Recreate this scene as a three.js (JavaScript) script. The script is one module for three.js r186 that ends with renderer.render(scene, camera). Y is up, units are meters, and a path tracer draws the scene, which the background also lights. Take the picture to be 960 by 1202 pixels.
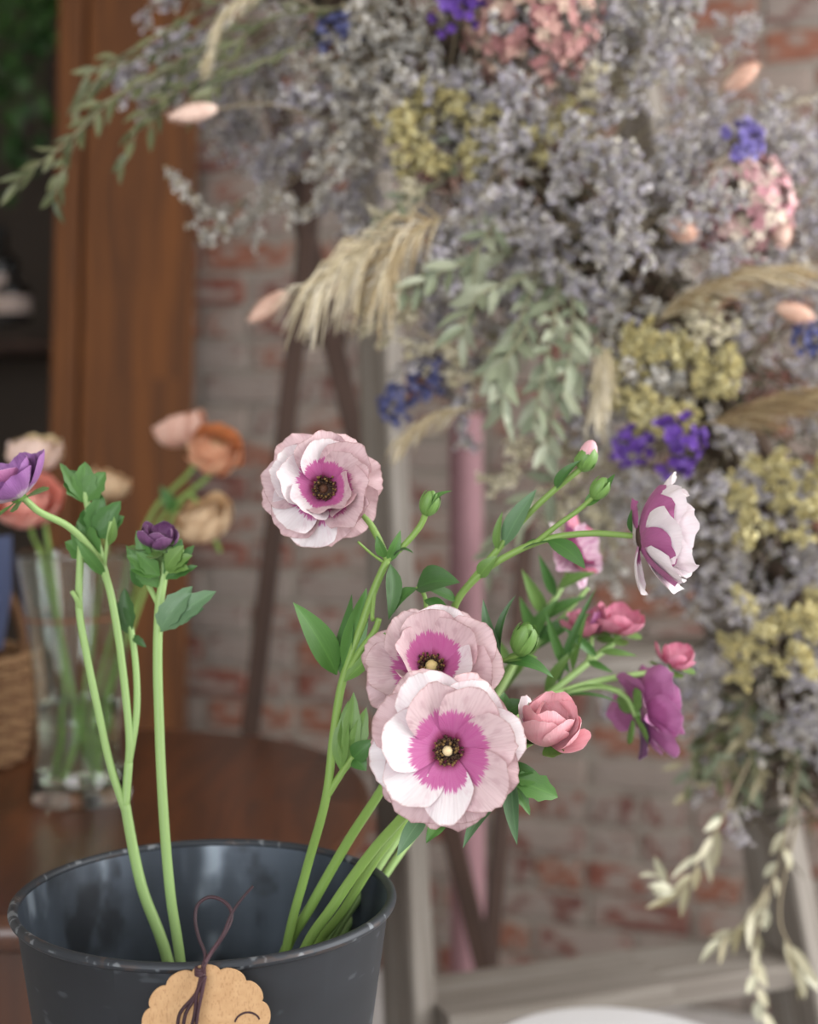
import * as THREE from 'three';
import { RectAreaLightUniformsLib } from 'three/addons/lights/RectAreaLightUniformsLib.js';

// ------------------------------------------------------------------ camera, sky, daylight, exposure
const scene = new THREE.Scene();
const renderer = new THREE.WebGLRenderer({ antialias: true });
renderer.toneMapping = THREE.LinearToneMapping;
renderer.toneMappingExposure = 1.0;
renderer.shadowMap.enabled = true;
const FPX = 1700, IW = 960, IH = 1202;                        // focal length in photo pixels
const camera = new THREE.PerspectiveCamera(2 * Math.atan(IH / 2 / FPX) * 180 / Math.PI, IW / IH, 0.05, 40);
camera.position.set(0, 1.25, 3.04);
camera.rotation.set(-3.7 * Math.PI / 180, 18 * Math.PI / 180, 0, 'YXZ');
camera.focus = 0.705;
camera.userData.fStop = 5.4;
camera.updateMatrixWorld(true);
scene.add(camera);
scene.background = new THREE.Color(0.75, 0.83, 0.95);          // overcast sky outside the windows
RectAreaLightUniformsLib.init();
function skylight(name, x, y, z, w, h, tx, ty, tz, power, color) {   // soft daylight entering through one window
  const l = new THREE.RectAreaLight(color, power, w, h);
  l.name = name; l.position.set(x, y, z); l.lookAt(tx, ty, tz); scene.add(l);
}
skylight('window_daylight', 1.68, 1.75, 1.65, 2.3, 1.7, -1, 1.75, 1.65, 6.8, new THREE.Color(1, 0.985, 0.97));
skylight('window_daylight', 0.05, 1.75, 5.38, 2.1, 1.5, 0.05, 1.75, 0, 6.8, new THREE.Color(0.94, 0.97, 1));

// ------------------------------------------------------------------ helpers
const V = (x, y, z) => new THREE.Vector3(x, y, z);
const RIGHT = V(1, 0, 0).applyQuaternion(camera.quaternion), UPV = V(0, 1, 0).applyQuaternion(camera.quaternion), BACK = V(0, 0, 1).applyQuaternion(camera.quaternion);
// a photo pixel and a distance along the lens axis (metres) give a point of the room
const P = (px, py, d) => camera.position.clone().addScaledVector(RIGHT, (px - IW / 2) / FPX * d).addScaledVector(UPV, (IH / 2 - py) / FPX * d).addScaledVector(BACK, -d);
const dirOf = (r, u, b) => V(0, 0, 0).addScaledVector(RIGHT, r).addScaledVector(UPV, u).addScaledVector(BACK, b).normalize();
let seed = 1;
const reseed = (s) => { seed = s >>> 0; };
const rnd = () => { seed = (seed + 0x6D2B79F5) | 0; let t = Math.imul(seed ^ (seed >>> 15), 1 | seed); t = (t + Math.imul(t ^ (t >>> 7), 61 | t)) ^ t; return ((t ^ (t >>> 14)) >>> 0) / 4294967296; };
const rr = (a, b) => a + (b - a) * rnd();
const lerp = (a, b, t) => a + (b - a) * t, clamp = (x, a = 0, b = 1) => Math.min(b, Math.max(a, x));
const sstep = (a, b, x) => { const t = clamp((x - a) / (b - a)); return t * t * (3 - 2 * t); };
const hash2 = (x, y) => { let h = Math.imul(x | 0, 374761393) + Math.imul(y | 0, 668265263); h = Math.imul(h ^ (h >>> 13), 1274126177); return ((h ^ (h >>> 16)) >>> 0) / 4294967296; };
const vnoise = (x, y) => { const ix = Math.floor(x), iy = Math.floor(y), fx = x - ix, fy = y - iy, s = fx * fx * (3 - 2 * fx), t = fy * fy * (3 - 2 * fy); return lerp(lerp(hash2(ix, iy), hash2(ix + 1, iy), s), lerp(hash2(ix, iy + 1), hash2(ix + 1, iy + 1), s), t); };
const fbm = (x, y, o = 4) => { let s = 0, a = 0.5, n = 0; for (let i = 0; i < o; i++) { s += a * vnoise(x, y); n += a; a *= 0.5; x = x * 2.03 + 17.1; y = y * 2.03 + 5.7; } return s / n; };
const mix3 = (a, b, t) => [lerp(a[0], b[0], t), lerp(a[1], b[1], t), lerp(a[2], b[2], t)];
function tex(w, h, fn, srgb = true) {
  const data = new Uint8Array(w * h * 4);
  for (let y = 0; y < h; y++) for (let x = 0; x < w; x++) {
    const c = fn((x + 0.5) / w, (y + 0.5) / h), k = (y * w + x) * 4;
    data[k] = clamp(c[0], 0, 255); data[k + 1] = clamp(c[1], 0, 255); data[k + 2] = clamp(c[2], 0, 255); data[k + 3] = 255;
  }
  const t = new THREE.DataTexture(data, w, h);
  t.magFilter = THREE.LinearFilter; t.minFilter = THREE.LinearFilter; t.wrapS = t.wrapT = THREE.RepeatWrapping;
  if (srgb) t.colorSpace = THREE.SRGBColorSpace;
  t.needsUpdate = true; return t;
}
const gray = (w, h, fn) => tex(w, h, (u, v) => { const g = fn(u, v) * 255; return [g, g, g]; }, false);
const css = (r, g, b) => new THREE.Color().setRGB(r / 255, g / 255, b / 255, THREE.SRGBColorSpace);
const std = (color, roughness = 0.7, extra = {}) => new THREE.MeshStandardMaterial({ color, roughness, side: THREE.DoubleSide, ...extra });
const phy = (color, roughness = 0.7, extra = {}) => new THREE.MeshPhysicalMaterial({ color, roughness, side: THREE.DoubleSide, ...extra });

// mesh builder: collects tubes, sheets and shells into one geometry
class MB {
  constructor() { this.p = []; this.u = []; this.i = []; this.c = []; this.col = null; }
  vert(v, u = 0, w = 0) { this.p.push(v.x, v.y, v.z); this.u.push(u, w); if (this.col) this.c.push(this.col[0], this.col[1], this.col[2]); return this.p.length / 3 - 1; }
  quad(a, b, c, d) { this.i.push(a, b, c, a, c, d); }
  tri(a, b, c) { this.i.push(a, b, c); }
  tube(pts, rad, sides = 6, cap = true) {
    const n = pts.length, r = typeof rad === 'function' ? rad : (t) => lerp(rad[0], rad[1], t), rings = [];
    let side = null, run = 0;
    for (let k = 0; k < n; k++) {
      const tan = pts[Math.min(n - 1, k + 1)].clone().sub(pts[Math.max(0, k - 1)]).normalize();
      if (!side) { side = Math.abs(tan.y) < 0.9 ? V(0, 1, 0) : V(1, 0, 0); }
      side = side.clone().addScaledVector(tan, -side.dot(tan)).normalize();
      const other = tan.clone().cross(side), rad_ = r(k / (n - 1)), ring = [];
      if (k) run += pts[k].distanceTo(pts[k - 1]);
      for (let s = 0; s < sides; s++) { const a = s / sides * Math.PI * 2; ring.push(this.vert(pts[k].clone().addScaledVector(side, Math.cos(a) * rad_).addScaledVector(other, Math.sin(a) * rad_), s / sides, run)); }
      rings.push(ring);
    }
    for (let k = 0; k < n - 1; k++) for (let s = 0; s < sides; s++) { const t = (s + 1) % sides; this.quad(rings[k][s], rings[k][t], rings[k + 1][t], rings[k + 1][s]); }
    if (cap) for (const [ring, pt, flip] of [[rings[0], pts[0], 1], [rings[n - 1], pts[n - 1], 0]]) { const c = this.vert(pt, 0.5, 0); for (let s = 0; s < sides; s++) { const t = (s + 1) % sides; flip ? this.tri(c, ring[t], ring[s]) : this.tri(c, ring[s], ring[t]); } }
    return this;
  }
  sheet(nu, nv, fn, uvfn = (u, v) => [u, v], flip = false) {
    const id = [];
    for (let j = 0; j <= nv; j++) for (let i = 0; i <= nu; i++) { const u = i / nu, v = j / nv, [a, b] = uvfn(u, v); id.push(this.vert(fn(u, v), a, b)); }
    for (let j = 0; j < nv; j++) for (let i = 0; i < nu; i++) { const a = j * (nu + 1) + i; flip ? this.quad(id[a], id[a + nu + 1], id[a + nu + 2], id[a + 1]) : this.quad(id[a], id[a + 1], id[a + nu + 2], id[a + nu + 1]); }
    return this;
  }
  blob(c, rx, ry, rz, nu = 8, nv = 6, q = null, rough = 0) {
    return this.sheet(nu, nv, (u, v) => { const a = (u === 1 ? 0 : u) * Math.PI * 2, b = v * Math.PI, k = 1 + rough * (hash2(Math.round((u === 1 ? 0 : u) * 97) + nu, Math.round(v * 89)) - 0.5) * (v > 0 && v < 1 ? 1 : 0); const p = V(Math.sin(b) * Math.cos(a) * rx * k, Math.cos(b) * ry * k, Math.sin(b) * Math.sin(a) * rz * k); if (q) p.applyQuaternion(q); return p.add(c); }, undefined, true);
  }
  box(c, sx, sy, sz, q = null) {
    const x = sx / 2, y = sy / 2, z = sz / 2;
    for (const [o, a, b, la, lb] of [[V(0, 0, z), V(x, 0, 0), V(0, y, 0), sx, sy], [V(0, 0, -z), V(-x, 0, 0), V(0, y, 0), sx, sy], [V(x, 0, 0), V(0, 0, -z), V(0, y, 0), sz, sy], [V(-x, 0, 0), V(0, 0, z), V(0, y, 0), sz, sy], [V(0, y, 0), V(x, 0, 0), V(0, 0, -z), sx, sz], [V(0, -y, 0), V(x, 0, 0), V(0, 0, z), sx, sz]]) {
      const k = [[-1, -1], [1, -1], [1, 1], [-1, 1]].map(([s, t]) => { const v = o.clone().addScaledVector(a, s).addScaledVector(b, t); if (q) v.applyQuaternion(q); return this.vert(v.add(c), s * la / 2, t * lb / 2); });
      this.quad(k[0], k[1], k[2], k[3]);
    }
    return this;
  }
  lathe(profile, c = V(0, 0, 0), seg = 48) {
    const n = profile.length; let run = 0; const runs = profile.map(([r, y], k) => (k ? run += Math.hypot(r - profile[k - 1][0], y - profile[k - 1][1]) : 0));
    const id = []; const R = Math.max(...profile.map((q) => q[0]));
    for (let k = 0; k < n; k++) for (let s = 0; s <= seg; s++) { const a = s / seg * Math.PI * 2; id.push(this.vert(V(c.x + Math.sin(a) * profile[k][0], c.y + profile[k][1], c.z + Math.cos(a) * profile[k][0]), s / seg * 2 * Math.PI * R, runs[k])); }
    for (let k = 0; k < n - 1; k++) for (let s = 0; s < seg; s++) { const a = k * (seg + 1) + s; this.quad(id[a], id[a + 1], id[a + seg + 2], id[a + seg + 1]); }
    return this;
  }
  geo(smooth = true) {
    let g = new THREE.BufferGeometry();
    g.setAttribute('position', new THREE.Float32BufferAttribute(this.p, 3)); g.setAttribute('uv', new THREE.Float32BufferAttribute(this.u, 2));
    if (this.c.length === this.p.length) g.setAttribute('color', new THREE.Float32BufferAttribute(this.c, 3));
    g.setIndex(this.i); if (!smooth) g = g.toNonIndexed(); g.computeVertexNormals(); return g;
  }
}
const taken = {};
const numbered = (n) => { const k = taken[n] = (taken[n] ?? -1) + 1; return k ? `${n}_${String(k).padStart(3, '0')}` : n; };
function thing(name, label, category, base, group) {               // a Group at the thing's base; its parts are its children
  const o = new THREE.Group(); o.name = numbered(name); o.position.copy(base); o.base = base.clone(); scene.add(o);
  o.userData = { label, category }; if (group) o.userData.group = group; return o;
}
function part(name, geometry, material, parent, label) {           // geometry in room coordinates
  if (geometry instanceof MB) geometry = geometry.geo();
  geometry.translate(-parent.base.x, -parent.base.y, -parent.base.z);
  return piece(name, geometry, material, parent, label);
}
function piece(name, geometry, material, parent, label) {          // geometry in the parent's own coordinates
  const m = new THREE.Mesh(geometry, material); m.name = name; m.castShadow = m.receiveShadow = true; m.base = parent.base; parent.add(m);
  if (label) m.userData.label = label; return m;
}
function struct(name, geometry, material) {
  const m = new THREE.Mesh(geometry instanceof MB ? geometry.geo() : geometry, material);
  m.name = name; m.castShadow = m.receiveShadow = true; m.userData.kind = 'structure'; m.base = V(0, 0, 0); scene.add(m); return m;
}
const curve = (pts, n = 8) => new THREE.CatmullRomCurve3(pts, false, 'centripetal').getPoints(n * (pts.length - 1));
const path = (list, n = 6) => curve(list.map((a) => P(...a)), n);
function beam(mb, a, b, w, t, facing) {                             // a straight bar from a to b, w wide, t thick along 'facing'
  const y = b.clone().sub(a), len = y.length(); y.normalize();
  const z = facing.clone().addScaledVector(y, -facing.dot(y)).normalize(), x = y.clone().cross(z);
  const q = new THREE.Quaternion().setFromRotationMatrix(new THREE.Matrix4().makeBasis(x, y, z));
  const ch = Math.min(w, t) * 0.12, hw = w / 2, ht = t / 2, mid = a.clone().add(b).multiplyScalar(0.5);
  const ring = [[-hw + ch, ht], [hw - ch, ht], [hw, ht - ch], [hw, -ht + ch], [hw - ch, -ht], [-hw + ch, -ht], [-hw, -ht + ch], [-hw, ht - ch]];
  for (let k = 0; k < 8; k++) {                                      // side faces with their own vertices: crisp bevels
    const [x0, z0] = ring[k], [x1, z1] = ring[(k + 1) % 8], s = k * 0.05;
    const c = [[x0, -len / 2, z0, 0], [x1, -len / 2, z1, Math.hypot(x1 - x0, z1 - z0)], [x1, len / 2, z1, Math.hypot(x1 - x0, z1 - z0)], [x0, len / 2, z0, 0]].map(([X, Y, Z, U]) => mb.vert(V(X, Y, Z).applyQuaternion(q).add(mid), U + s, Y));
    mb.quad(c[1], c[0], c[3], c[2]);
  }
  for (const s of [-1, 1]) { const c = ring.map(([X, Z]) => mb.vert(V(X, s * len / 2, Z).applyQuaternion(q).add(mid), X, Z)); for (let k = 1; k < 7; k++) s > 0 ? mb.tri(c[0], c[k + 1], c[k]) : mb.tri(c[0], c[k], c[k + 1]); }
  return mb;
}
// ------------------------------------------------------------------ materials of the room
const woodTex = (a, b, c, s, stretch = 14) => tex(256, 512, (u, v) => {
  const w = u * stretch + 1.6 * fbm(u * 5 + s, v * 3, 3), g = fbm(w * 2.2 + s, v * 2.5 + s, 4), f = vnoise(u * 150 + s, v * 9), k = sstep(0.25, 0.75, g);
  const col = mix3(mix3(a, b, k), c, 0.35 * sstep(0.55, 0.95, f)); return col;
});
const texPost = woodTex([82, 46, 14], [106, 61, 19], [63, 33, 10], 3, 9);
const texTable = woodTex([70, 38, 20], [98, 54, 28], [44, 22, 12], 9, 7);
const texGrey = woodTex([122, 114, 106], [153, 147, 139], [98, 87, 77], 21, 11);
const texDark = woodTex([54, 38, 31], [74, 53, 43], [36, 24, 19], 33, 9);
const rep = (t, x, y) => { const k = t.clone(); k.repeat.set(x, y); k.needsUpdate = true; return k; };
const M = {
  post: std(0xffffff, 0.78, { map: rep(texPost, 3, 0.9) }),
  table: phy(0xffffff, 0.38, { map: rep(texTable, 2.4, 1.3), clearcoat: 0.35, clearcoatRoughness: 0.22 }),
  greyWood: std(0xffffff, 0.8, { map: rep(texGrey, 7, 1.6) }),
  darkWood: std(0xffffff, 0.75, { map: rep(texDark, 7, 1.5) }),
  plaster: std(css(204, 198, 190), 0.95),
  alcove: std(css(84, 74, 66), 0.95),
  floor: std(0xffffff, 0.7, { map: rep(tex(256, 256, (u, v) => { const n = fbm(u * 9, v * 9, 4), s = sstep(0.62, 0.75, fbm(u * 22 + 8, v * 22, 3)); return mix3([196, 194, 194], [176, 172, 168], 0.6 * n + 0.4 * s); }), 1, 1) }),
  white: std(css(232, 232, 234), 0.45),
  glass: phy(0xffffff, 0.02, { transmission: 1, thickness: 0, ior: 1.45 }),
};
// ------------------------------------------------------------------ brick wall, every brick in view its own piece
const FH = 2.75, XL = -3.0, XR = 1.75, ZF = 5.45, ZB = -1.15, WEDGE = -1.60;
const mortarTex = tex(512, 512, (u, v) => { const n = fbm(u * 14, v * 14, 4), f = fbm(u * 60, v * 60, 2), d = sstep(0.58, 0.7, fbm(u * 30 + 4, v * 30, 3)); return mix3(mix3([134, 127, 119], [156, 149, 139], n), [108, 98, 90], 0.45 * d + 0.2 * f); });
const mortarBump = gray(256, 256, (u, v) => fbm(u * 40, v * 40, 4));
const mortarMat = std(0xffffff, 0.96, { map: rep(mortarTex, 1, 1), bumpMap: mortarBump, bumpScale: 0.004 });
const wallBack = struct('wall_back', new MB().box(V((WEDGE + XR + 0.2) / 2, FH / 2, -0.115), XR + 0.2 - WEDGE, FH, 0.23), mortarMat);
{
  reseed(77);
  const tones = [[132, 80, 68], [142, 90, 74], [124, 80, 72], [114, 76, 70], [148, 98, 80], [128, 94, 86]];
  const mats = [];
  for (let k = 0; k < 12; k++) {
    const base = tones[k % 6], cover = [0.40, 0.52, 0.44, 0.60, 0.34, 0.68][k % 6] + (k > 5 ? 0.08 : -0.04), s = k * 31.7;
    const t = tex(128, 64, (u, v) => {                                 // clay with smears of old mortar left on its face
      const n = fbm(u * 9 + s, v * 5 + s, 4), smear = sstep(1 - cover - 0.09, 1 - cover + 0.12, fbm(u * 5 + s * 2, v * 3.1 + s, 4) * 1.05 + 0.12 * fbm(u * 40, v * 26 + s, 2));
      const grit = vnoise(u * 90 + s, v * 48);
      return mix3(mix3(mix3(base, base.map((c) => c * 0.82), n), [170, 108, 80], 0.3 * sstep(0.6, 0.8, fbm(u * 16 + s, v * 9, 3))), mix3([138, 130, 124], [158, 150, 142], grit), 0.86 * smear);
    });
    mats.push(std(0xffffff, 0.93, { map: t, bumpMap: mortarBump, bumpScale: 0.003 }));
  }
  const shape = (len, s) => {                                          // a worn brick: chamfered uneven front, sides running back into the bed
    const m = new MB(), h = 0.063, us = [-0.5, -0.46, -0.15, 0.17, 0.46, 0.5], vs = [-0.5, -0.4, 0.4, 0.5], id = [];
    for (let j = 0; j < 4; j++) for (let i = 0; i < 6; i++) {
      const e = i === 0 || i === 5 || j === 0 || j === 3, wob = (hash2(i + s * 13, j + s * 7) - 0.5);
      id.push(m.vert(V(us[i] * len + (e ? wob * 0.006 : 0), vs[j] * h + (e ? wob * 0.005 : 0), e ? -0.005 - 0.002 * wob : wob * 0.003), (us[i] + 0.5), (vs[j] + 0.5)));
    }
    for (let j = 0; j < 3; j++) for (let i = 0; i < 5; i++) m.quad(id[j * 6 + i], id[j * 6 + i + 1], id[j * 6 + i + 7], id[j * 6 + i + 6]);
    const rim = [0, 1, 2, 3, 4, 5, 11, 17, 23, 22, 21, 20, 19, 18, 12, 6].map((k) => id[k]), back = rim.map((k) => m.vert(V(m.p[k * 3], m.p[k * 3 + 1], -0.025), m.u[k * 2], m.u[k * 2 + 1]));
    for (let k = 0; k < 16; k++) { const n = (k + 1) % 16; m.quad(rim[n], rim[k], back[k], back[n]); }
    return m.geo();
  };
  const long = [0, 1, 2, 3, 4].map((s) => shape(0.215, s)), short = [0, 1, 2, 3].map((s) => shape(0.1, s + 9));
  const todo = [];
  for (let row = 0; row * 0.0752 < FH - 0.06; row++) {
    let x = WEDGE + 0.006, k = row;
    while (x < XR - 0.02) {
      const isLong = k === row ? row % 2 === 0 : hash2(row * 3, k) > 0.36, len = isLong ? 0.215 : 0.1;
      todo.push([x + len / 2, row * 0.0752 + 0.038, isLong]);
      x += len + 0.0112; k++;
    }
  }
  const rest = new Map();
  let shown = 0;
  for (const [x, y, isLong] of todo) {
    const q = V(x, y, 0).sub(camera.position), d = -q.dot(BACK), px = IW / 2 + q.dot(RIGHT) / d * FPX, py = IH / 2 - q.dot(UPV) / d * FPX;
    const mk = mats[Math.floor(hash2(Math.round(x * 500), Math.round(y * 500)) * 12)], geo = (isLong ? long : short)[Math.floor(hash2(Math.round(x * 300), Math.round(y * 700)) * (isLong ? 5 : 4))];
    const z = 0.007 + (hash2(Math.round(x * 211), Math.round(y * 97)) - 0.5) * 0.007;
    if (px > 195 && px < 1000 && py > -30 && py < 1215 && shown < 300) { shown++; const b = piece('brick', geo, mk, wallBack); b.position.set(x, y, z); b.rotation.z = (hash2(Math.round(x * 400), 5) - 0.5) * 0.012; }
    else { if (!rest.has(mk)) rest.set(mk, []); rest.get(mk).push(geo.clone().translate(x, y, z)); }
  }
  console.log('bricks shown', shown, 'rest', todo.length - shown);
  for (const [mk, list] of rest) {
    const m = new MB();
    for (const g of list) { const o = m.p.length / 3; m.p.push(...g.attributes.position.array); m.u.push(...g.attributes.uv.array); for (const k of g.index.array) m.i.push(k + o); }
    const r = piece('brick_field', m.geo(), mk, wallBack); r.userData.kind = 'stuff';
  }
}
// ------------------------------------------------------------------ rest of the room shell
const T = 0.2, slab = (x0, x1, y0, y1, z0, z1) => new MB().box(V((x0 + x1) / 2, (y0 + y1) / 2, (z0 + z1) / 2), x1 - x0, y1 - y0, z1 - z0);
const slabs = (...l) => { const m = new MB(); for (const [a, b, c, d, e, f] of l) m.box(V((a + b) / 2, (c + d) / 2, (e + f) / 2), b - a, d - c, f - e); return m; };
struct('floor', slab(XL - T, XR + T, -0.12, 0, ZB - T, ZF + T), M.floor);
struct('ceiling', slab(XL - T, XR + T, FH, FH + 0.15, ZB - T, ZF + T), M.plaster);
struct('wall_left', slab(XL - T, XL, 0, FH, -0.23, ZF + T), M.plaster);
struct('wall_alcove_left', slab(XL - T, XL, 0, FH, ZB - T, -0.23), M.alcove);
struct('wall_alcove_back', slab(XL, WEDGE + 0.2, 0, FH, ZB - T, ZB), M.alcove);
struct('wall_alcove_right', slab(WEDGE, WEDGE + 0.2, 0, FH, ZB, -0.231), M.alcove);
struct('wall_doorway_head', slab(XL, WEDGE, 2.5, FH, -0.23, 0), M.plaster);
// right wall with one wide window, front wall with another
struct('wall_right', slabs([XR, XR + T, 0, 0.88, 0, ZF + T], [XR, XR + T, 2.62, FH, 0, ZF + T], [XR, XR + T, 0.88, 2.62, 0, 0.48], [XR, XR + T, 0.88, 2.62, 2.82, ZF + T]), M.plaster);
struct('wall_front', slabs([XL, XR, 0, 0.98, ZF, ZF + T], [XL, XR, 2.52, FH, ZF, ZF + T], [XL, -1.04, 0.98, 2.52, ZF, ZF + T], [1.14, XR, 0.98, 2.52, ZF, ZF + T]), M.plaster);
function sash(name, a, b, y0, y1, onX, at) {
  const m = new MB(), w = 0.05, add = (u0, u1, v0, v1) => (onX ? m.box(V(at, (v0 + v1) / 2, (u0 + u1) / 2), 0.06, v1 - v0, u1 - u0) : m.box(V((u0 + u1) / 2, (v0 + v1) / 2, at), u1 - u0, v1 - v0, 0.06));
  add(a, b, y0, y0 + w); add(a, b, y1 - w, y1); add(a, a + w, y0 + w, y1 - w); add(b - w, b, y0 + w, y1 - w);
  const c = (a + b) / 2, s = struct(name, m.geo(), M.white);
  piece('mullion', new MB().box(onX ? V(at, (y0 + y1) / 2, c) : V(c, (y0 + y1) / 2, at), onX ? 0.05 : 0.04, y1 - y0 - 2 * w, onX ? 0.04 : 0.05).geo(), M.white, s);
  for (const [u0, u1] of [[a + w, c - 0.02], [c + 0.02, b - w]]) piece('pane', new MB().box(onX ? V(at + 0.02, (y0 + y1) / 2, (u0 + u1) / 2) : V((u0 + u1) / 2, (y0 + y1) / 2, at + 0.02), onX ? 0.004 : u1 - u0, y1 - y0 - 2 * w, onX ? u1 - u0 : 0.004).geo(), M.glass, s);
}
sash('window_1', 0.48, 2.82, 0.88, 2.62, true, XR + 0.1);
sash('window_2', -1.04, 1.14, 0.98, 2.52, false, ZF + 0.1);
// ------------------------------------------------------------------ timber post at the end of the wall
{
  const a = P(128, 1175, 3.22), b = P(156, -230, 3.22); a.y = 0; const y = b.clone().sub(a).normalize();
  const t = thing('timber_post', 'wide orange-brown varnished timber post at the end of the brick wall', 'post', a);
  const hor = V(RIGHT.x, 0, RIGHT.z).normalize();
  const top = a.clone().addScaledVector(y, 2.68), at = (k, o) => k.clone().addScaledVector(hor, o);
  part('face_board', beam(new MB(), at(a, 0.035), at(top, 0.035), 0.245, 0.05, V(BACK.x, 0, BACK.z)), M.post, t);
  part('edge_strip', beam(new MB(), at(a, -0.121), at(top, -0.121), 0.055, 0.075, V(BACK.x, 0, BACK.z)), M.post, t);
}
// ------------------------------------------------------------------ alcove: shelf, bottles, trailing plant
{
  const s = P(0, 385, 3.72), t = thing('wall_shelf', 'dark wooden shelf in the dim alcove behind the timber post', 'shelf', V(-2.62, s.y - 0.03, ZB + 0.1));
  part('board', new MB().box(V(-2.5, s.y - 0.02, ZB + 0.28), 0.96, 0.04, 0.56), M.darkWood, t);
  for (const x of [-2.85, -2.15]) part('bracket', new MB().box(V(x, s.y - 0.12, ZB + 0.2), 0.03, 0.16, 0.38), M.darkWood, t);
  const bottle = (px, h, r, d, label) => {
    const p = P(px, 385, d); p.y = s.y;
    const b = thing('bottle', label, 'bottle', p);
    part('glass_body', new MB().lathe([[0, 0], [r, 0.002], [r, h * 0.62], [r * 0.8, h * 0.7], [r * 0.36, h * 0.76], [r * 0.34, h * 0.97], [0, h * 0.97]], p, 20), phy(css(22, 20, 20), 0.2), b);
    part('cap', new MB().lathe([[r * 0.38, h * 0.92], [r * 0.4, h * 0.93], [r * 0.4, h], [0, h]], p, 16), std(css(20, 20, 20), 0.5), b);
    part('paper_label', new MB().lathe([[r * 1.015, h * 0.16], [r * 1.015, h * 0.5]], p, 20), std(css(186, 168, 160), 0.9), b, 'pale paper label');
  };
  bottle(2, 0.245, 0.045, 3.62, 'tall black bottle with pale label on the alcove shelf');
  bottle(16, 0.125, 0.042, 3.5, 'short black bottle with pale label in front of the tall bottle');
}
// ------------------------------------------------------------------ leaves, petals, flower heads
const leafTex = tex(128, 256, (u, v) => {                             // blade with a pale midrib and veins that run with it
  const x = Math.abs(u - 0.5) * 2, rib = 1 - sstep(0.02, 0.09, x), vein = 0.5 + 0.5 * Math.sin((x * 5.2 - 0.8 * v) * 6.28), n = fbm(u * 12, v * 8, 3);
  return mix3(mix3([198, 206, 190], [236, 240, 226], 0.25 * sstep(0.75, 1, vein) + 0.35 * n), [255, 255, 240], 0.55 * rib);
});
const leafMat = (r, g, b, tr = 0.28) => phy(css(r, g, b), 0.5, { map: leafTex, transmission: tr, thickness: 0 });
const G = {
  leafA: leafMat(112, 166, 84), leafB: leafMat(92, 146, 72), leafC: leafMat(146, 186, 102), leafD: leafMat(80, 126, 66), leafBlue: leafMat(138, 178, 140),
  stem: std(css(126, 158, 78), 0.5), stemPale: std(css(150, 182, 112), 0.5), stemDark: std(css(98, 132, 60), 0.55),
  bud: leafMat(140, 182, 98, 0.15),
};
function leafShell(mb, base, tip, width, face, o = {}) {
  const { fold = 0.35, droop = 0.1, wave = 0, teeth = 0, prof = 0.45, pet = 0.06, nv = 9, th = 0.0006, twist = 0 } = o;
  const y = tip.clone().sub(base), len = y.length(); y.normalize();
  const z0 = face.clone().addScaledVector(y, -face.dot(y)).normalize(), x0 = y.clone().cross(z0);
  const fn = (side) => (uu, v) => {
    const u = uu * 2 - 1, a = twist * v, x = x0.clone().multiplyScalar(Math.cos(a)).addScaledVector(z0, Math.sin(a)), z = z0.clone().multiplyScalar(Math.cos(a)).addScaledVector(x0, -Math.sin(a));
    const t = clamp((v - pet) / (1 - pet)), w = Math.max(0.04, Math.pow(Math.sin(Math.PI * Math.pow(t, prof * 1.45)), 0.85)) * (1 + teeth * (Math.round(v * nv) % 2 ? 1 : -0.6) * 0.28) * (v >= 1 ? 0.02 : 1);
    const lift = Math.abs(u) * w * width / 2 * Math.sin(fold), bow = droop * len * (4 * v * (1 - v)), rip = wave * width * Math.sin(v * 11 + u * 1.5) * Math.abs(u);
    return base.clone().addScaledVector(y, v * len).addScaledVector(x, u * w * width / 2 * Math.cos(fold)).addScaledVector(z, lift + bow + rip + side * th * (1 - u * u) * (1 - v * v));
  };
  mb.sheet(4, nv, fn(0.5)).sheet(4, nv, fn(-0.5), undefined, true);
  return mb;
}
// a leaf given in photo pixels + distances; face: which way its upper side looks (right, up, towards the lens)
function leaf(parent, mat, b, t, wpx, face = [0.1, 0.5, 1], o = {}) {
  const d = (b[2] + t[2]) / 2;
  return part('leaf', leafShell(new MB(), P(...b), P(...t), wpx / FPX * d, dirOf(...face), o), mat, parent);
}
// several lobes that spring from one stalk: one compound leaf
function lobed(parent, mat, stalk, lobes, wpx, face = [0, 0.4, 1], o = {}) {
  const mb = new MB(), d = stalk[2]; for (const [x, y, dd = d, w = wpx] of lobes) leafShell(mb, P(...stalk), P(x, y, dd), w / FPX * d, dirOf(...face), { nv: 8, teeth: 0.5, prof: 0.6, droop: 0.06, ...o });
  return part('leaf', mb, mat, parent);
}
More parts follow.
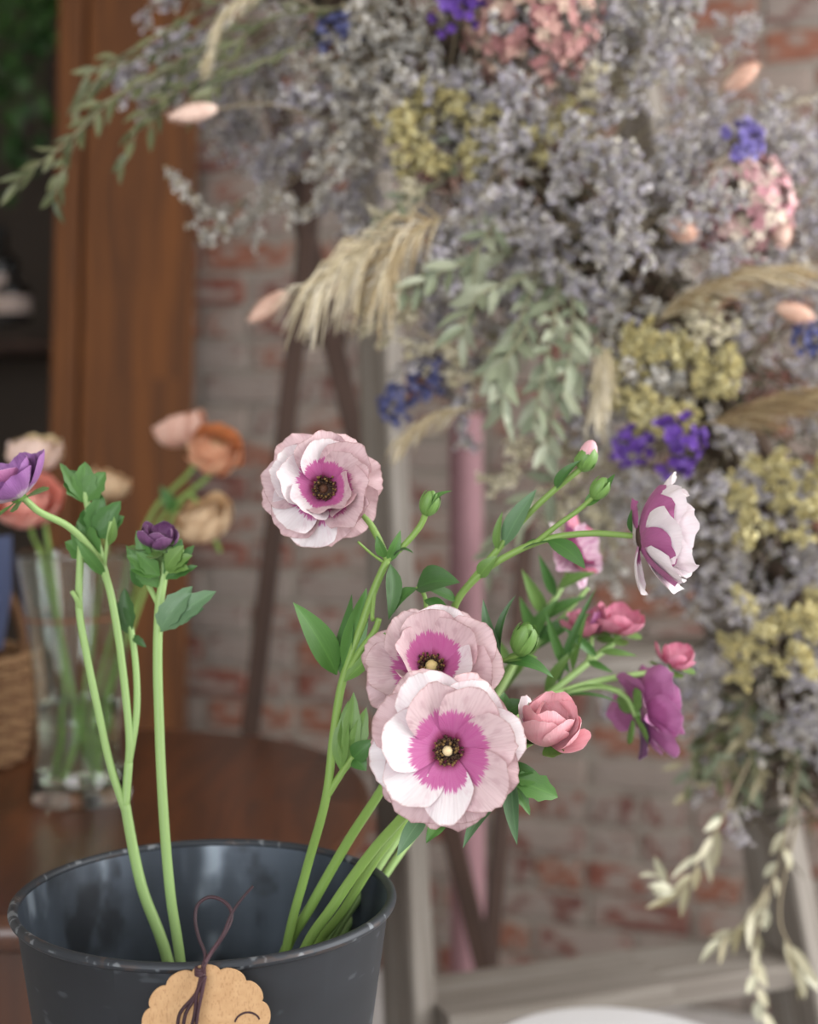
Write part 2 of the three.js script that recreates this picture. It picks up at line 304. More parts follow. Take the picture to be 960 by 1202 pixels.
// petal texture: left half = inner face, right half = outer face
function petalTex(o, s) {
  const { pale, streak, blotch = null, deep = null, edge = 0.42, back, backBase, rim = null, backEdge = 0.75 } = o;
  return tex(256, 192, (uu, v) => {
    const front = uu < 0.5, u = front ? uu * 2 : uu * 2 - 1, x = u - 0.5, fan = x / (0.25 + v * 0.9);
    const vein = sstep(0.55, 0.8, vnoise(fan * 70 + s, v * 3 + s)), soft = fbm(fan * 12 + s, v * 4 + s, 3);
    let c;
    if (front) {
      c = mix3(pale, streak, 0.30 * vein + 0.75 * sstep(0.45, 0.8, soft));
      if (blotch) { const e = edge + 0.05 * (fbm(fan * 6 + s, s, 2) - 0.5) + 0.11 * (vnoise(fan * 60 + s, 3) - 0.3); const k = 1 - sstep(e - 0.03, e + 0.03, v); c = mix3(c, mix3(deep, blotch, sstep(0.04, 0.24, v)), k * (0.88 + 0.12 * vein)); }
    } else {
      const k = 1 - sstep(backEdge - 0.12, backEdge + 0.06, v + 0.16 * (soft - 0.5) + 0.35 * Math.abs(x));
      c = mix3(mix3(back, streak, 0.25 * vein), backBase, k * (0.75 + 0.25 * vein));
    }
    if (rim) c = mix3(c, rim, 0.7 * sstep(0.965, 0.99, v + 0.012 * vein));
    return c;
  });
}
const veinBump = gray(256, 128, (u, v) => { const x = (u * 2) % 1 - 0.5, fan = x / (0.25 + v * 0.9); return 0.5 * vnoise(fan * 60, v * 3) + 0.5 * fbm(fan * 9, v * 7, 3); });
const petalMat = (o, s, tr = 0.22) => phy(0xffffff, 0.62, { map: petalTex(o, s), bumpMap: veinBump, bumpScale: 0.00025, transmission: tr, thickness: 0, sheen: 0.15, sheenRoughness: 0.6 });
const MAG = { blotch: [200, 95, 160], deep: [140, 34, 80] };
const K = {
  white: petalMat({ pale: [243, 236, 238], streak: [232, 216, 221], ...MAG, edge: 0.46, back: [232, 208, 214], backBase: [206, 150, 172], rim: [206, 170, 170] }, 1),
  pink: petalMat({ pale: [226, 200, 203], streak: [206, 174, 180], ...MAG, edge: 0.5, back: [222, 190, 196], backBase: [204, 160, 174], rim: [188, 148, 146] }, 5),
  dusk: petalMat({ pale: [226, 196, 200], streak: [206, 170, 174], back: [214, 180, 184], backBase: [200, 158, 168], rim: [176, 138, 134] }, 9),
  side: petalMat({ pale: [250, 244, 244], streak: [238, 222, 230], blotch: [168, 70, 130], deep: [110, 24, 70], edge: 0.3, back: [246, 236, 240], backBase: [190, 112, 160], backEdge: 0.4 }, 13),
  purpleBack: petalMat({ pale: [232, 206, 220], streak: [190, 122, 166], back: [192, 116, 164], backBase: [176, 94, 146], backEdge: 1.2 }, 17),
  coral: petalMat({ pale: [246, 196, 204], streak: [238, 172, 184], back: [244, 184, 192], backBase: [236, 160, 172], rim: [244, 206, 210] }, 21),
  rose: petalMat({ pale: [222, 142, 166], streak: [204, 112, 142], back: [220, 138, 162], backBase: [204, 112, 140] }, 25),
  violet: petalMat({ pale: [196, 126, 176], streak: [172, 94, 150], back: [188, 114, 166], backBase: [158, 82, 134], rim: [210, 164, 200] }, 29),
  lilac: petalMat({ pale: [170, 116, 180], streak: [140, 86, 152], back: [164, 106, 172], backBase: [216, 196, 208], backEdge: 0.45 }, 33),
  plum: petalMat({ pale: [134, 84, 132], streak: [110, 62, 108], back: [124, 74, 122], backBase: [104, 60, 102], rim: [206, 176, 206] }, 37),
};
// one petal in flower space: +y is the flower's axis, it grows out along +z
function petal(o) {
  const { L, W, a0, a1, az = 0, r0 = 0.004, h0 = 0, cup = 0.5, ruf = 0.08, tipRound = 0.28, claw = 0.35, peak = 0.62, th = 0.0005, s = 0, bend = 1, nu = 12, nv = 12, skew = 0, imb = 0.09 } = o;
  const prof = []; let r = r0, h = h0; const N = 40;
  for (let k = 0; k <= N; k++) { const ph = lerp(a0, a1, Math.pow(k / N, bend)) * Math.PI / 180; prof.push([r, h, ph]); r += Math.sin(ph) * L / N; h += Math.cos(ph) * L / N; }
  const ca = Math.cos(az), sa = Math.sin(az);
  const fn = (side) => (uu, vv) => {
    const u = uu * 2 - 1, v = vv * (1 - tipRound * Math.pow(Math.abs(u), 2.4)) * (1 - 0.05 * vnoise(uu * 9 + s * 3, s) * vv - 0.03 * hash2(Math.round(uu * 12) + s * 5, s) * vv), k = clamp(v, 0, 1) * N, i = Math.min(N - 1, Math.floor(k)), f = k - i;
    const R = lerp(prof[i][0], prof[i + 1][0], f), H = lerp(prof[i][1], prof[i + 1][1], f), ph = lerp(prof[i][2], prof[i + 1][2], f);
    const w = W * (claw + (1 - claw) * (v < peak ? Math.sin(v / peak * Math.PI / 2) : Math.pow(Math.cos((v - peak) / (1 - peak) * Math.PI / 2 * 0.55), 0.6)));
    const c = Math.max(0.05, cup * (1 - 0.35 * v)), lat = Math.sin(u * c) / c * w / 2, inn = (1 - Math.cos(u * c)) / c * w / 2;
    const ruff = ruf * W * v * v * (Math.sin(u * 4.2 + s * 2.3) * 0.5 + Math.sin(u * 7.7 + s * 5.1 + v * 3) * 0.3) + ruf * W * 0.4 * v * (fbm(u * 2 + s, v * 3 + s * 1.7, 2) - 0.5);
    const off = inn + ruff + imb * u * w * Math.min(1, v * 3) + side * th * (1 - Math.pow(u, 6)) * (1 - Math.pow(vv, 8));
    const z = R - Math.cos(ph) * off, y = H + Math.sin(ph) * off, x = lat + skew * W * v * v;
    return V(x * ca + z * sa, y, -x * sa + z * ca);
  };
  const mb = new MB();
  mb.sheet(nu, nv, fn(0.5), (u, v) => [0.004 + u * 0.492, 0.01 + v * 0.98]);
  mb.sheet(nu, nv, fn(-0.5), (u, v) => [0.504 + u * 0.492, 0.01 + v * 0.98], true);
  return mb;
}
const frameOf = (c, axis, roll = 0) => new THREE.Matrix4().compose(c, new THREE.Quaternion().setFromUnitVectors(V(0, 1, 0), axis.clone().normalize()).multiply(new THREE.Quaternion().setFromAxisAngle(V(0, 1, 0), roll)), V(1, 1, 1));
const eyeMat = std(0xffffff, 0.8, { vertexColors: true }), pistilMat = std(css(214, 196, 132), 0.6);
// rings: list of { n, L, W, a0, a1, mats, ... }; every petal is a mesh of its own
function flowerHead(parent, c, axis, roll, rings, o = {}) {
  const F = frameOf(c, axis, roll), core = new MB();
  core.blob(V(0, o.coreH ?? 0.002, 0), o.coreR ?? 0.004, o.coreR ?? 0.004, o.coreR ?? 0.004, 12, 8);
  const g = core.geo(); g.applyMatrix4(F);
  const head = part('flower_head', g, o.coreMat ?? pistilMat, parent);
  if (o.stamens) {                                                     // dark ring of stamens round the pistil
    const m = new MB(), n = o.stamens; reseed(o.seed ?? 5);
    for (let k = 0; k < n; k++) {
      const a = k / n * 6.283 * 3.02, rad = (o.stR ?? 0.006) * (0.55 + 0.5 * rnd()), lean = rr(0.05, 0.5), len = rr(0.0045, 0.0075), d = V(Math.sin(a), 0, Math.cos(a)), b = d.clone().multiplyScalar(rad * 0.6), t = b.clone().addScaledVector(d, Math.sin(lean) * len).add(V(0, len, 0));
      m.col = [0.055, 0.028, 0.018]; m.tube([b, b.clone().lerp(t, 0.6), t], [0.0003, 0.0002], 3, false);
      m.col = rnd() < 0.45 ? [0.24, 0.15, 0.05] : [0.07, 0.035, 0.02]; m.blob(t, 0.0007, 0.0012, 0.0007, 5, 4);
    }
    m.col = [0.06, 0.03, 0.022]; m.blob(V(0, 0.0008, 0), 0.0072, 0.0026, 0.0072, 16, 6);
    const sg = m.geo(); sg.applyMatrix4(F); part('stamens', sg, eyeMat, head, 'dark brown ring of stamens');
  }
  let count = 0;
  for (const ring of rings) for (let k = 0; k < ring.n; k++) {
    count++;
    const q = (n) => hash2(count * 7 + (o.seed ?? 1) * 131, n) - 0.5, jit = ring.jit ?? 1;
    const over = ring.over?.[k] ?? {};
    const g2 = petal({ ...ring, az: (ring.off ?? 0) + (k + 0.22 * jit * q(1)) / ring.n * 6.283, L: ring.L * (1 + 0.14 * jit * q(2)), W: ring.W * (1 + 0.16 * jit * q(3)), a0: ring.a0 + 9 * jit * q(4), a1: ring.a1 + 20 * jit * q(5), s: count + (o.seed ?? 1) * 10, skew: 0.12 * q(6), h0: (ring.h0 ?? 0) + 0.0006 * k / ring.n, ...over }).geo();
    g2.applyMatrix4(F);
    part('petal', g2, over.mat ?? ring.mats[Math.floor(hash2(count + 3, (o.seed ?? 1) * 17) * ring.mats.length)], head);
  }
  return head;
}
function greenBud(parent, c, axis, len, wid, mat, tipMat) {              // closed bud: overlapping sepals round a core
  const F = frameOf(c, axis), core = new MB().blob(V(0, len * 0.5, 0), wid * 0.36, len * 0.5, wid * 0.36, 12, 8).geo(); core.applyMatrix4(F);
  const b = part('bud', core, tipMat ?? mat, parent);
  for (let k = 0; k < 5; k++) { const g = petal({ L: len * (tipMat ? [1.05, 0.8, 0.9, 1.0, 0.75][k] : 1.2), W: wid * 0.85, a0: 78, a1: -34, az: k * 1.2566 + 3.6, r0: 0.001, h0: -0.0006, cup: 0.9, bend: 0.6, ruf: 0.05, tipRound: 0.5, peak: 0.4, s: k, nu: 6, nv: 9, imb: 0.05 }).geo(); g.applyMatrix4(F); part('sepal', g, mat, b); }
  return b;
}
const tubeOf = (mb, list, r0, r1, sides = 9, n = 6) => mb.tube(path(list, n), [r0, r1], sides);
// ------------------------------------------------------------------ table, bucket on its stand, tag
const TABLE_Y = 1.25 - 0.38;
{
  const q = P(92, 945, 1.46), base = V(0, 0, 0), c = (() => { const r = P(74, 601, 1); const d = r.sub(camera.position); d.y = 0; d.normalize(); return V(camera.position.x, 0, camera.position.z).addScaledVector(d, 1.46); })();
  const t = thing('round_table', 'polished dark brown wooden table with rounded edge under the glass vase', 'table', c);
  const rx = 0.302, rz = 0.345, fx = V(RIGHT.x, 0, RIGHT.z).normalize(), fz = V(BACK.x, 0, BACK.z).normalize();
  const sup = (a, k) => { const e = 2 / 2.35, cs = Math.cos(a), sn = Math.sin(a); return c.clone().addScaledVector(fx, Math.sign(cs) * Math.pow(Math.abs(cs), e) * rx * k).addScaledVector(fz, Math.sign(sn) * Math.pow(Math.abs(sn), e) * rz * k); };
  const prof = [[0, 0], [0.5, 0], [0.955, 0], [0.982, -0.002], [0.996, -0.008], [1, -0.015], [0.996, -0.022], [0.98, -0.028], [0.9, -0.03], [0, -0.03]];
  const lathe = (pr, y0) => { const m = new MB(); m.sheet(72, pr.length - 1, (u, v) => { const [k, y] = pr[Math.round(v * (pr.length - 1))], p = sup((u === 1 ? 0 : u) * 6.28318, k); p.y = y0 + y; return p; }, (u, v) => { const [k] = pr[Math.round(v * (pr.length - 1))], a = u * 6.28318; return [Math.cos(a) * rx * k * 1.0, Math.sin(a) * rz * k]; }); return m; };
  part('table_top', lathe(prof, TABLE_Y), M.table, t);
  part('apron', lathe([[0.84, 0], [0.85, 0], [0.85, -0.09], [0.83, -0.09], [0.83, 0]], TABLE_Y - 0.0305), M.table, t);
  for (const a of [0.8, 2.35, 3.93, 5.5]) { const p = sup(a, 0.76); p.y = 0; part('leg', beam(new MB(), p, V(p.x, TABLE_Y - 0.031, p.z), 0.045, 0.045, fz), M.table, t); }
}
const BC = P(241, 1049, 0.757), RIMY = BC.y, BR = 0.0985, BH = 0.262;      // middle of the bucket's mouth
const BB = V(BC.x, RIMY - BH, BC.z), rAt = (y) => BR - 0.002 - (RIMY - y) * 0.135;
{
  const s = thing('plant_stand', 'square dark wooden stand carrying the black bucket', 'stand', V(BC.x, 0, BC.z));
  part('seat', new MB().box(V(BC.x, BB.y - 0.0135, BC.z), 0.24, 0.027, 0.24), M.darkWood, s);
  for (const [x, z] of [[-1, -1], [1, -1], [1, 1], [-1, 1]]) part('leg', beam(new MB(), V(BC.x + x * 0.1, 0, BC.z + z * 0.1), V(BC.x + x * 0.09, BB.y - 0.0272, BC.z + z * 0.09), 0.03, 0.03, V(0, 0, 1)), M.darkWood, s);
  const t = thing('flower_bucket', 'black metal flower bucket with chipped rim and grey zinc inside', 'bucket', BB);
  const outTex = tex(512, 512, (u, v) => { const n = fbm(u * 10, v * 16, 4), sc = sstep(0.72, 0.78, fbm(u * 34, v * 60 + 3, 3)), st = sstep(0.6, 0.9, fbm(u * 46, v * 5 + 9, 3)); return mix3(mix3([30, 32, 36], [44, 47, 53], n), [120, 126, 132], 0.3 * sc + 0.06 * st); });
  const inTex = tex(512, 512, (u, v) => { const n = fbm(u * 7 + 3, v * 9, 4), st = fbm(u * 30, v * 4 + 2, 3), sp = sstep(0.47, 0.68, fbm(u * 18 + 9, v * 6, 4)), dk = sstep(0.55, 0.75, fbm(u * 22 + 40, v * 8 + 7, 4)); return mix3(mix3(mix3([44, 50, 58], [96, 106, 120], n * 0.5 + st * 0.9 - 0.25), [176, 188, 200], 0.75 * sp * sstep(0.35, 0.65, st)), [26, 29, 34], 0.7 * dk); });
  const rimTex = tex(1024, 32, (u, v) => { const chip = sstep(0.68, 0.76, fbm(u * 130, v * 3 + 2, 3) + 0.16 * fbm(u * 9, 4, 2) - 0.08), rust = sstep(0.6, 0.75, fbm(u * 60 + 5, v * 4, 3)); return mix3(mix3([48, 52, 58], [84, 66, 58], 0.5 * rust), [150, 156, 160], 0.6 * chip); });
  const C = V(BC.x, 0, BC.z), yb = BB.y, yt = RIMY - 0.004;
  part('body', new MB().lathe([[0, yb], [rAt(yb), yb], [rAt(yb) + 0.0015, yb + 0.003], [rAt(yb + 0.06), yb + 0.06], [rAt(RIMY - 0.09), RIMY - 0.09], [rAt(yt), yt], [rAt(yt) - 0.0004, RIMY - 0.001]], C, 96), std(0xffffff, 0.62, { map: rep(outTex, 1.6, 2.6), metalness: 0.15 }), t);
  part('inner_lining', new MB().lathe([[rAt(yt) - 0.0008, RIMY - 0.0012], [rAt(RIMY - 0.06) - 0.0012, RIMY - 0.06], [rAt(RIMY - 0.15) - 0.0012, RIMY - 0.15], [rAt(yb + 0.004) - 0.0012, yb + 0.004], [0, yb + 0.004]], C, 96), std(0xffffff, 0.48, { map: rep(inTex, 1.6, 3.4), metalness: 0.3 }), t, 'mottled grey zinc inside');
  const lip = []; for (let k = 0; k <= 12; k++) { const a = k / 12 * 6.28318; lip.push([BR - 0.0012 + Math.cos(a) * 0.0026, RIMY - 0.002 + Math.sin(a) * 0.0026]); }
  part('rim', new MB().lathe(lip, C, 120), std(0xffffff, 0.5, { map: rep(rimTex, 1.6, 60), metalness: 0.25 }), t, 'rolled rim with chipped paint');
}
{
  // kraft paper tag with scalloped outline, hanging against the bucket's front
  const hole = P(242, 1155, 0.664), out = V(hole.x - BC.x, 0, hole.z - BC.z).normalize();
  const onWall = (y, gap) => V(BC.x, y, BC.z).addScaledVector(out, rAt(y) + gap);
  const cy = RIMY - 0.0275, Y = onWall(RIMY - 0.005, 0.0064).sub(onWall(RIMY - 0.07, 0.0064)).normalize(), X = V(0, 1, 0).cross(out).normalize(), Z = X.clone().cross(Y).normalize();
  const cen = onWall(cy, 0.0064), R = 0.0292;
  const t = thing('gift_tag', 'round scalloped kraft paper tag hanging on the bucket', 'tag', cen);
  const sh = new THREE.Shape(); const N = 240, LOB = 13;
  for (let k = 0; k <= N; k++) { const a = k / N * 6.28318 + Math.PI / 2, ph = ((k / N * LOB + 0.5) % 1) - 0.5, r = R * (0.9 + 0.1 * Math.sqrt(Math.max(0, 1 - 4 * ph * ph)) ); k ? sh.lineTo(Math.cos(a) * r, Math.sin(a) * r) : sh.moveTo(Math.cos(a) * r, Math.sin(a) * r); }
  const hp = new THREE.Path(); hp.absarc(0.0024, R * 0.70, 0.0022, 0, 6.28318, true); sh.holes.push(hp);
  const basis = new THREE.Matrix4().makeBasis(X, Y, Z).setPosition(cen);
  const g = new THREE.ExtrudeGeometry(sh, { depth: 0.0007, bevelEnabled: false, curveSegments: 20 }); g.applyMatrix4(basis);
  const kraft = tex(256, 256, (u, v) => { const n = fbm(u * 20, v * 20, 4), f = sstep(0.7, 0.8, vnoise(u * 120, v * 40)); return mix3(mix3([190, 150, 108], [206, 168, 126], n), [158, 116, 78], 0.35 * f); });
  part('paper', g, std(0xffffff, 0.85, { map: rep(kraft, 18, 18) }), t);
  // printed curl of lettering that starts at the lower edge of the picture
  const ink = new THREE.Shape(); ink.absarc(0.0185, -0.0005, 0.0062, 0.35, 2.9, false); ink.absarc(0.0185, -0.0008, 0.0055, 2.9, 0.35, true);
  const ig = new THREE.ExtrudeGeometry(ink, { depth: 0.0003, bevelEnabled: false, curveSegments: 20 }); ig.translate(0, -0.0005, 0.0006); ig.applyMatrix4(basis);
  part('print', ig, std(css(62, 40, 44), 0.8), t, 'dark curved pen stroke');
  const s = thing('waxed_cord', 'dark plum waxed cord looped and knotted through the tag', 'cord', hole);
  const cm = std(0xffffff, 0.6, { map: tex(32, 128, (u, v) => mix3([72, 44, 52], [46, 26, 34], sstep(0.3, 0.8, fbm(u * 6 + v * 3, v * 40, 3)))) });
  const hd = V(hole.x, 0, hole.z).sub(V(camera.position.x, 0, camera.position.z)).length();
  const at = (px, py, k = 0) => P(px, py, 0.654 + k);
  const c1 = new MB().tube(curve([at(239, 1146, 0.004), at(238, 1134, -0.002), at(241, 1122, 0), at(233, 1100, 0.004), at(229, 1078, 0.008), at(232, 1062, 0.01), at(245, 1053, 0.011), at(261, 1057, 0.01), at(271, 1068, 0.008), at(271, 1080, 0.006), at(261, 1100, 0.002), at(246, 1122, 0), at(240, 1134, -0.003), at(238, 1146, -0.001)], 6), [0.00085, 0.00085], 7);
  part('loop', c1, cm, s);
  part('tail', new MB().tube(curve([at(240, 1130, -0.003), at(250, 1114, 0), at(262, 1096, 0.001), at(271, 1074, 0.004), at(283, 1056, 0.006), at(297, 1040, 0.008)], 6), [0.00085, 0.0006], 7), cm, s);
  const kn = new MB(); for (let k = 0; k < 3; k++) { const pts = []; for (let j = 0; j <= 12; j++) { const a = j / 12 * 6.28318; pts.push(at(235 + Math.cos(a) * 5, 1137 + k * 3.2 + Math.sin(a) * 2, -0.0005 - Math.sin(a) * 0.002)); } kn.tube(pts, [0.0009, 0.0009], 6); }
  part('knot', kn, cm, s);
  for (const [x0, x1, w, e] of [[238, 214, 2, 0], [240, 222, -2, -0.001], [236, 208, 4, 0.0005], [241, 229, 0, -0.0015]]) part('strand', new MB().tube(curve([at(x0, 1146, -0.002 + e), at(lerp(x0, x1, 0.35) + w, 1166, -0.0015 + e), at(lerp(x0, x1, 0.75) - w, 1190, -0.0005 + e), at(x1, 1216, 0.001 + e), at(x1 - 4, 1240, 0.003 + e)], 6), [0.0009, 0.0008], 7), cm, s);
}
// ------------------------------------------------------------------ stems in the bucket, right-hand bunch
const W = 0.0022;
{ // tall stem with the flower that leans left
  const b = [292, 1585, 0.765], t = thing('butterfly_ranunculus', 'tallest pale pink butterfly ranunculus, magenta-eyed cupped bloom on an upright leafy stem', 'flower', P(...b));
  const m = new MB();
  tubeOf(m, [b, [335, 1120, 0.765], [360, 1020, 0.76], [383, 935, 0.75], [392, 860, 0.748], [402, 800, 0.746], [424, 735, 0.745], [440, 690, 0.745], [455, 656, 0.745]], 0.0026, 0.002);
  tubeOf(m, [[455, 658, 0.745], [444, 632, 0.744], [432, 612, 0.742], [414, 594, 0.741], [392, 580, 0.738]], 0.0019, 0.0018);
  tubeOf(m, [[455, 658, 0.745], [478, 636, 0.744], [494, 616, 0.743], [500, 602, 0.742]], 0.0016, 0.0017);
  tubeOf(m, [[383, 935, 0.75], [398, 912, 0.748], [414, 888, 0.746]], 0.0021, 0.0016);
  tubeOf(m, [[402, 800, 0.746], [422, 765, 0.742], [440, 740, 0.74], [445, 726, 0.739]], 0.0018, 0.0016);
  tubeOf(m, [[450, 660, 0.745], [436, 650, 0.742], [420, 636, 0.738]], 0.0008, 0.0006);
  tubeOf(m, [[440, 690, 0.745], [437, 725, 0.74], [438, 728, 0.739]], 0.0011, 0.0012);
  part('stem', m, G.stem, t);
  flowerHead(t, P(378, 574, 0.736), dirOf(0.26, 0.04, 1), 0.2, [
    { n: 6, L: 0.0255, W: 0.026, a0: 48, a1: 20, cup: 0.7, ruf: 0.1, mats: [K.pink], h0: 0.001, off: 0.5, over: { 0: { a0: 34, a1: 2 }, 1: { a0: 34, a1: -8 }, 2: { a1: 42 }, 3: { mat: K.white, a0: 56, a1: 58 }, 4: { mat: K.white, a0: 58, a1: 66 }, 5: { a1: 30, mat: K.white } } },
    { n: 7, L: 0.027, W: 0.028, a0: 66, a1: 52, cup: 0.6, ruf: 0.13, mats: [K.pink], off: 0.1, over: { 0: { mat: K.white, a0: 80, a1: 104 }, 1: { a0: 50, a1: 26 }, 2: { a0: 52, a1: 28 }, 5: { mat: K.white, a1: 74 }, 6: { mat: K.white, a0: 76, a1: 84 } } },
    { n: 7, L: 0.0285, W: 0.028, a0: 88, a1: 92, cup: 0.5, ruf: 0.12, mats: [K.dusk, K.dusk, K.pink], h0: -0.001, off: 0.4 },
    { n: 5, L: 0.028, W: 0.026, a0: 108, a1: 128, cup: 0.5, ruf: 0.1, mats: [K.dusk], h0: -0.0025, off: 3.9 },
  ], { stamens: 70, seed: 3, coreR: 0.0028, coreMat: std(css(96, 62, 44), 0.7), stR: 0.0065 });
  greenBud(t, P(500, 604, 0.742), dirOf(0.3, 1, 0.1), 0.013, 0.0085, G.bud);
  leaf(t, G.leafA, [500, 606, 0.742], [531, 576, 0.738], 15, [-0.3, 0.8, 0.6], { droop: 0.2, pet: 0.02 });
  leaf(t, G.leafA, [395, 792, 0.747], [344, 707, 0.738], 40, [0.5, 0.4, 1], { droop: 0.06, fold: 0.3 });
  leaf(t, G.leafB, [399, 790, 0.747], [413, 697, 0.748], 30, [-0.6, 0, 1], { droop: -0.05, twist: 0.5 });
  leaf(t, G.leafA, [403, 786, 0.745], [430, 690, 0.75], 30, [0.2, 0, 1], { droop: 0.05 });
  leaf(t, G.leafC, [404, 800, 0.742], [459, 738, 0.735], 26, [-0.2, 0.6, 0.8], { droop: -0.05 });
  leaf(t, G.leafD, [458, 662, 0.744], [456, 728, 0.738], 24, [0.6, 0.1, 1], { droop: 0.1 });
  leaf(t, G.leafA, [455, 660, 0.745], [470, 622, 0.742], 15, [0.3, 0.1, 1]);
  leaf(t, G.leafA, [452, 655, 0.744], [442, 628, 0.74], 14, [-0.3, 0.1, 1]);
  leaf(t, G.leafD, [462, 655, 0.744], [486, 650, 0.737], 12, [0.1, 1, 0.4], { droop: 0.25 });
  lobed(t, G.leafC, [407, 905, 0.748], [[415, 812], [430, 830], [404, 838]], 24, [0.2, 0.1, 1], { teeth: 0.2 });
  leaf(t, G.leafC, [400, 905, 0.748], [409, 822, 0.75], 22, [-0.3, 0.1, 1]);
  leaf(t, G.leafB, [414, 890, 0.746], [438, 868, 0.742], 26, [0.2, 0.4, 1]);
  leaf(t, G.leafB, [415, 890, 0.746], [430, 905, 0.742], 22, [0.2, 0.4, 1]);
}
{ // flower behind the front one
  const b = [272, 1590, 0.77], t = thing('butterfly_ranunculus', 'pale pink butterfly ranunculus just behind the largest bloom, its head tipped upward', 'flower', P(...b));
  const m = new MB();
  tubeOf(m, [b, [330, 1130, 0.775], [366, 1062, 0.77], [410, 985, 0.762], [447, 928, 0.75], [480, 868, 0.738], [500, 815, 0.73], [507, 795, 0.726]], 0.0031, 0.002);
  tubeOf(m, [[447, 926, 0.75], [486, 800, 0.75], [500, 712, 0.748], [496, 695, 0.747], [488, 690, 0.747]], 0.0012, 0.0011);
  part('stem', m, G.stem, t);
  flowerHead(t, P(507, 786, 0.722), dirOf(-0.04, 0.6, 1), 0.4, [
    { n: 5, L: 0.03, W: 0.03, a0: 52, a1: 34, cup: 0.7, ruf: 0.07, mats: [K.pink, K.pink, K.white], h0: 0.0014, off: 0.7, over: { 3: { mat: K.pink, a0: 40, a1: 10 }, 4: { mat: K.pink, a0: 44, a1: 14 } } },
    { n: 7, L: 0.032, W: 0.032, a0: 72, a1: 62, cup: 0.55, ruf: 0.1, mats: [K.pink, K.white, K.pink, K.pink], off: 0.2, h0: -0.0005 },
    { n: 7, L: 0.034, W: 0.032, a0: 92, a1: 94, cup: 0.5, ruf: 0.12, mats: [K.dusk, K.pink], h0: -0.0015, off: 0.6 },
  ], { stamens: 90, seed: 8, coreR: 0.0034, coreMat: pistilMat, stR: 0.0068, coreH: 0.004 });
  leaf(t, G.leafD, [488, 692, 0.747], [540, 684, 0.74], 44, [0.1, 0.7, 0.8], { droop: 0.15, fold: 0.4 });
  leaf(t, G.leafB, [498, 704, 0.747], [530, 724, 0.738], 18, [0.2, 0.6, 0.8], { droop: 0.1 });
  leaf(t, G.leafB, [490, 690, 0.747], [462, 720, 0.742], 18, [-0.5, 0.5, 0.8], { droop: 0.2 });
}
{ // largest bloom, at the front, with the coral bud on a side shoot
  const b = [300, 1600, 0.75], t = thing('butterfly_ranunculus', 'largest pale butterfly ranunculus facing out over the bucket, with a coral pink half-open side bud', 'flower', P(...b));
  const m = new MB();
  tubeOf(m, [b, [352, 1130, 0.752], [392, 1062, 0.745], [436, 1000, 0.736], [478, 952, 0.72], [505, 915, 0.7], [522, 888, 0.684]], 0.003, 0.0022);
  tubeOf(m, [[470, 960, 0.722], [540, 915, 0.735], [590, 890, 0.738], [622, 872, 0.735], [638, 860, 0.73]], 0.0017, 0.0015);
  tubeOf(m, [[590, 890, 0.738], [600, 905, 0.73], [604, 918, 0.725]], 0.0012, 0.001);
  part('stem', m, G.stem, t);
  flowerHead(t, P(525, 880, 0.674), dirOf(0.0, 0.06, 1), 0.0, [
    { n: 7, L: 0.0328, W: 0.029, a0: 58, a1: 76, cup: 0.5, ruf: 0.06, mats: [K.pink], h0: 0.0012, off: 0.25, jit: 0.6, over: { 5: { mat: K.white, h0: 0.0034, a1: 70 }, 0: { mat: K.white, h0: 0.0032, W: 0.026, tipRound: 0.5 }, 6: { mat: K.white } } },
    { n: 8, L: 0.0345, W: 0.032, a0: 78, a1: 94, cup: 0.5, ruf: 0.11, mats: [K.dusk, K.dusk, K.white], off: 0.6, h0: -0.001 },
    { n: 7, L: 0.0352, W: 0.033, a0: 96, a1: 114, cup: 0.5, ruf: 0.14, mats: [K.dusk], h0: -0.0032, off: 0.2 },
  ], { stamens: 120, seed: 12, coreR: 0.0025, coreMat: std(css(236, 214, 168), 0.6), stR: 0.0078, coreH: 0.0056 });
  // coral bud: cupped petals still folded round each other
  flowerHead(t, P(640, 868, 0.73), dirOf(0.12, 1, 0.55), 0.3, [
    { n: 3, L: 0.022, W: 0.02, a0: 40, a1: -34, cup: 1.1, ruf: 0.05, mats: [K.coral], h0: 0.001 },
    { n: 4, L: 0.025, W: 0.025, a0: 62, a1: -16, cup: 0.95, ruf: 0.05, mats: [K.coral], off: 0.5, bend: 0.7 },
    { n: 4, L: 0.026, W: 0.026, a0: 80, a1: -14, cup: 0.9, ruf: 0.06, mats: [K.coral], off: 1.2, h0: -0.001, bend: 0.7, over: { 2: { mat: K.white, a1: -2 } } },
    { n: 2, L: 0.023, W: 0.02, a0: 86, a1: 26, cup: 0.7, ruf: 0.06, mats: [K.coral], off: 1.3, h0: -0.001 },
    { n: 4, L: 0.0135, W: 0.012, a0: 92, a1: 52, cup: 0.6, ruf: 0.05, mats: [G.bud], off: 0.3, h0: -0.002 },
  ], { seed: 21, coreR: 0.004, coreMat: G.bud });
  leaf(t, G.leafBlue, [600, 912, 0.728], [607, 992, 0.705], 26, [-0.4, 0.4, 1], { fold: 0.7, droop: 0.04 });
  leaf(t, G.leafBlue, [602, 920, 0.728], [543, 996, 0.7], 30, [-0.3, 0.8, 0.8], { fold: 0.5, droop: 0.12 });
  lobed(t, G.leafA, [600, 915, 0.73], [[655, 936], [632, 916, 0.73, 18], [622, 957, 0.725, 14]], 34, [0.1, 0.5, 1], {});
  leaf(t, G.leafB, [596, 905, 0.735], [630, 906, 0.73], 20, [0.1, 0.5, 1]);
  leaf(t, G.leafBlue, [500, 955, 0.7], [466, 1005, 0.69], 22, [-0.2, 0.5, 1], { fold: 0.2 });
  leaf(t, G.leafA, [520, 955, 0.7], [500, 990, 0.69], 24, [0.1, 0.4, 1], { fold: 0.5, wave: 0.1 });
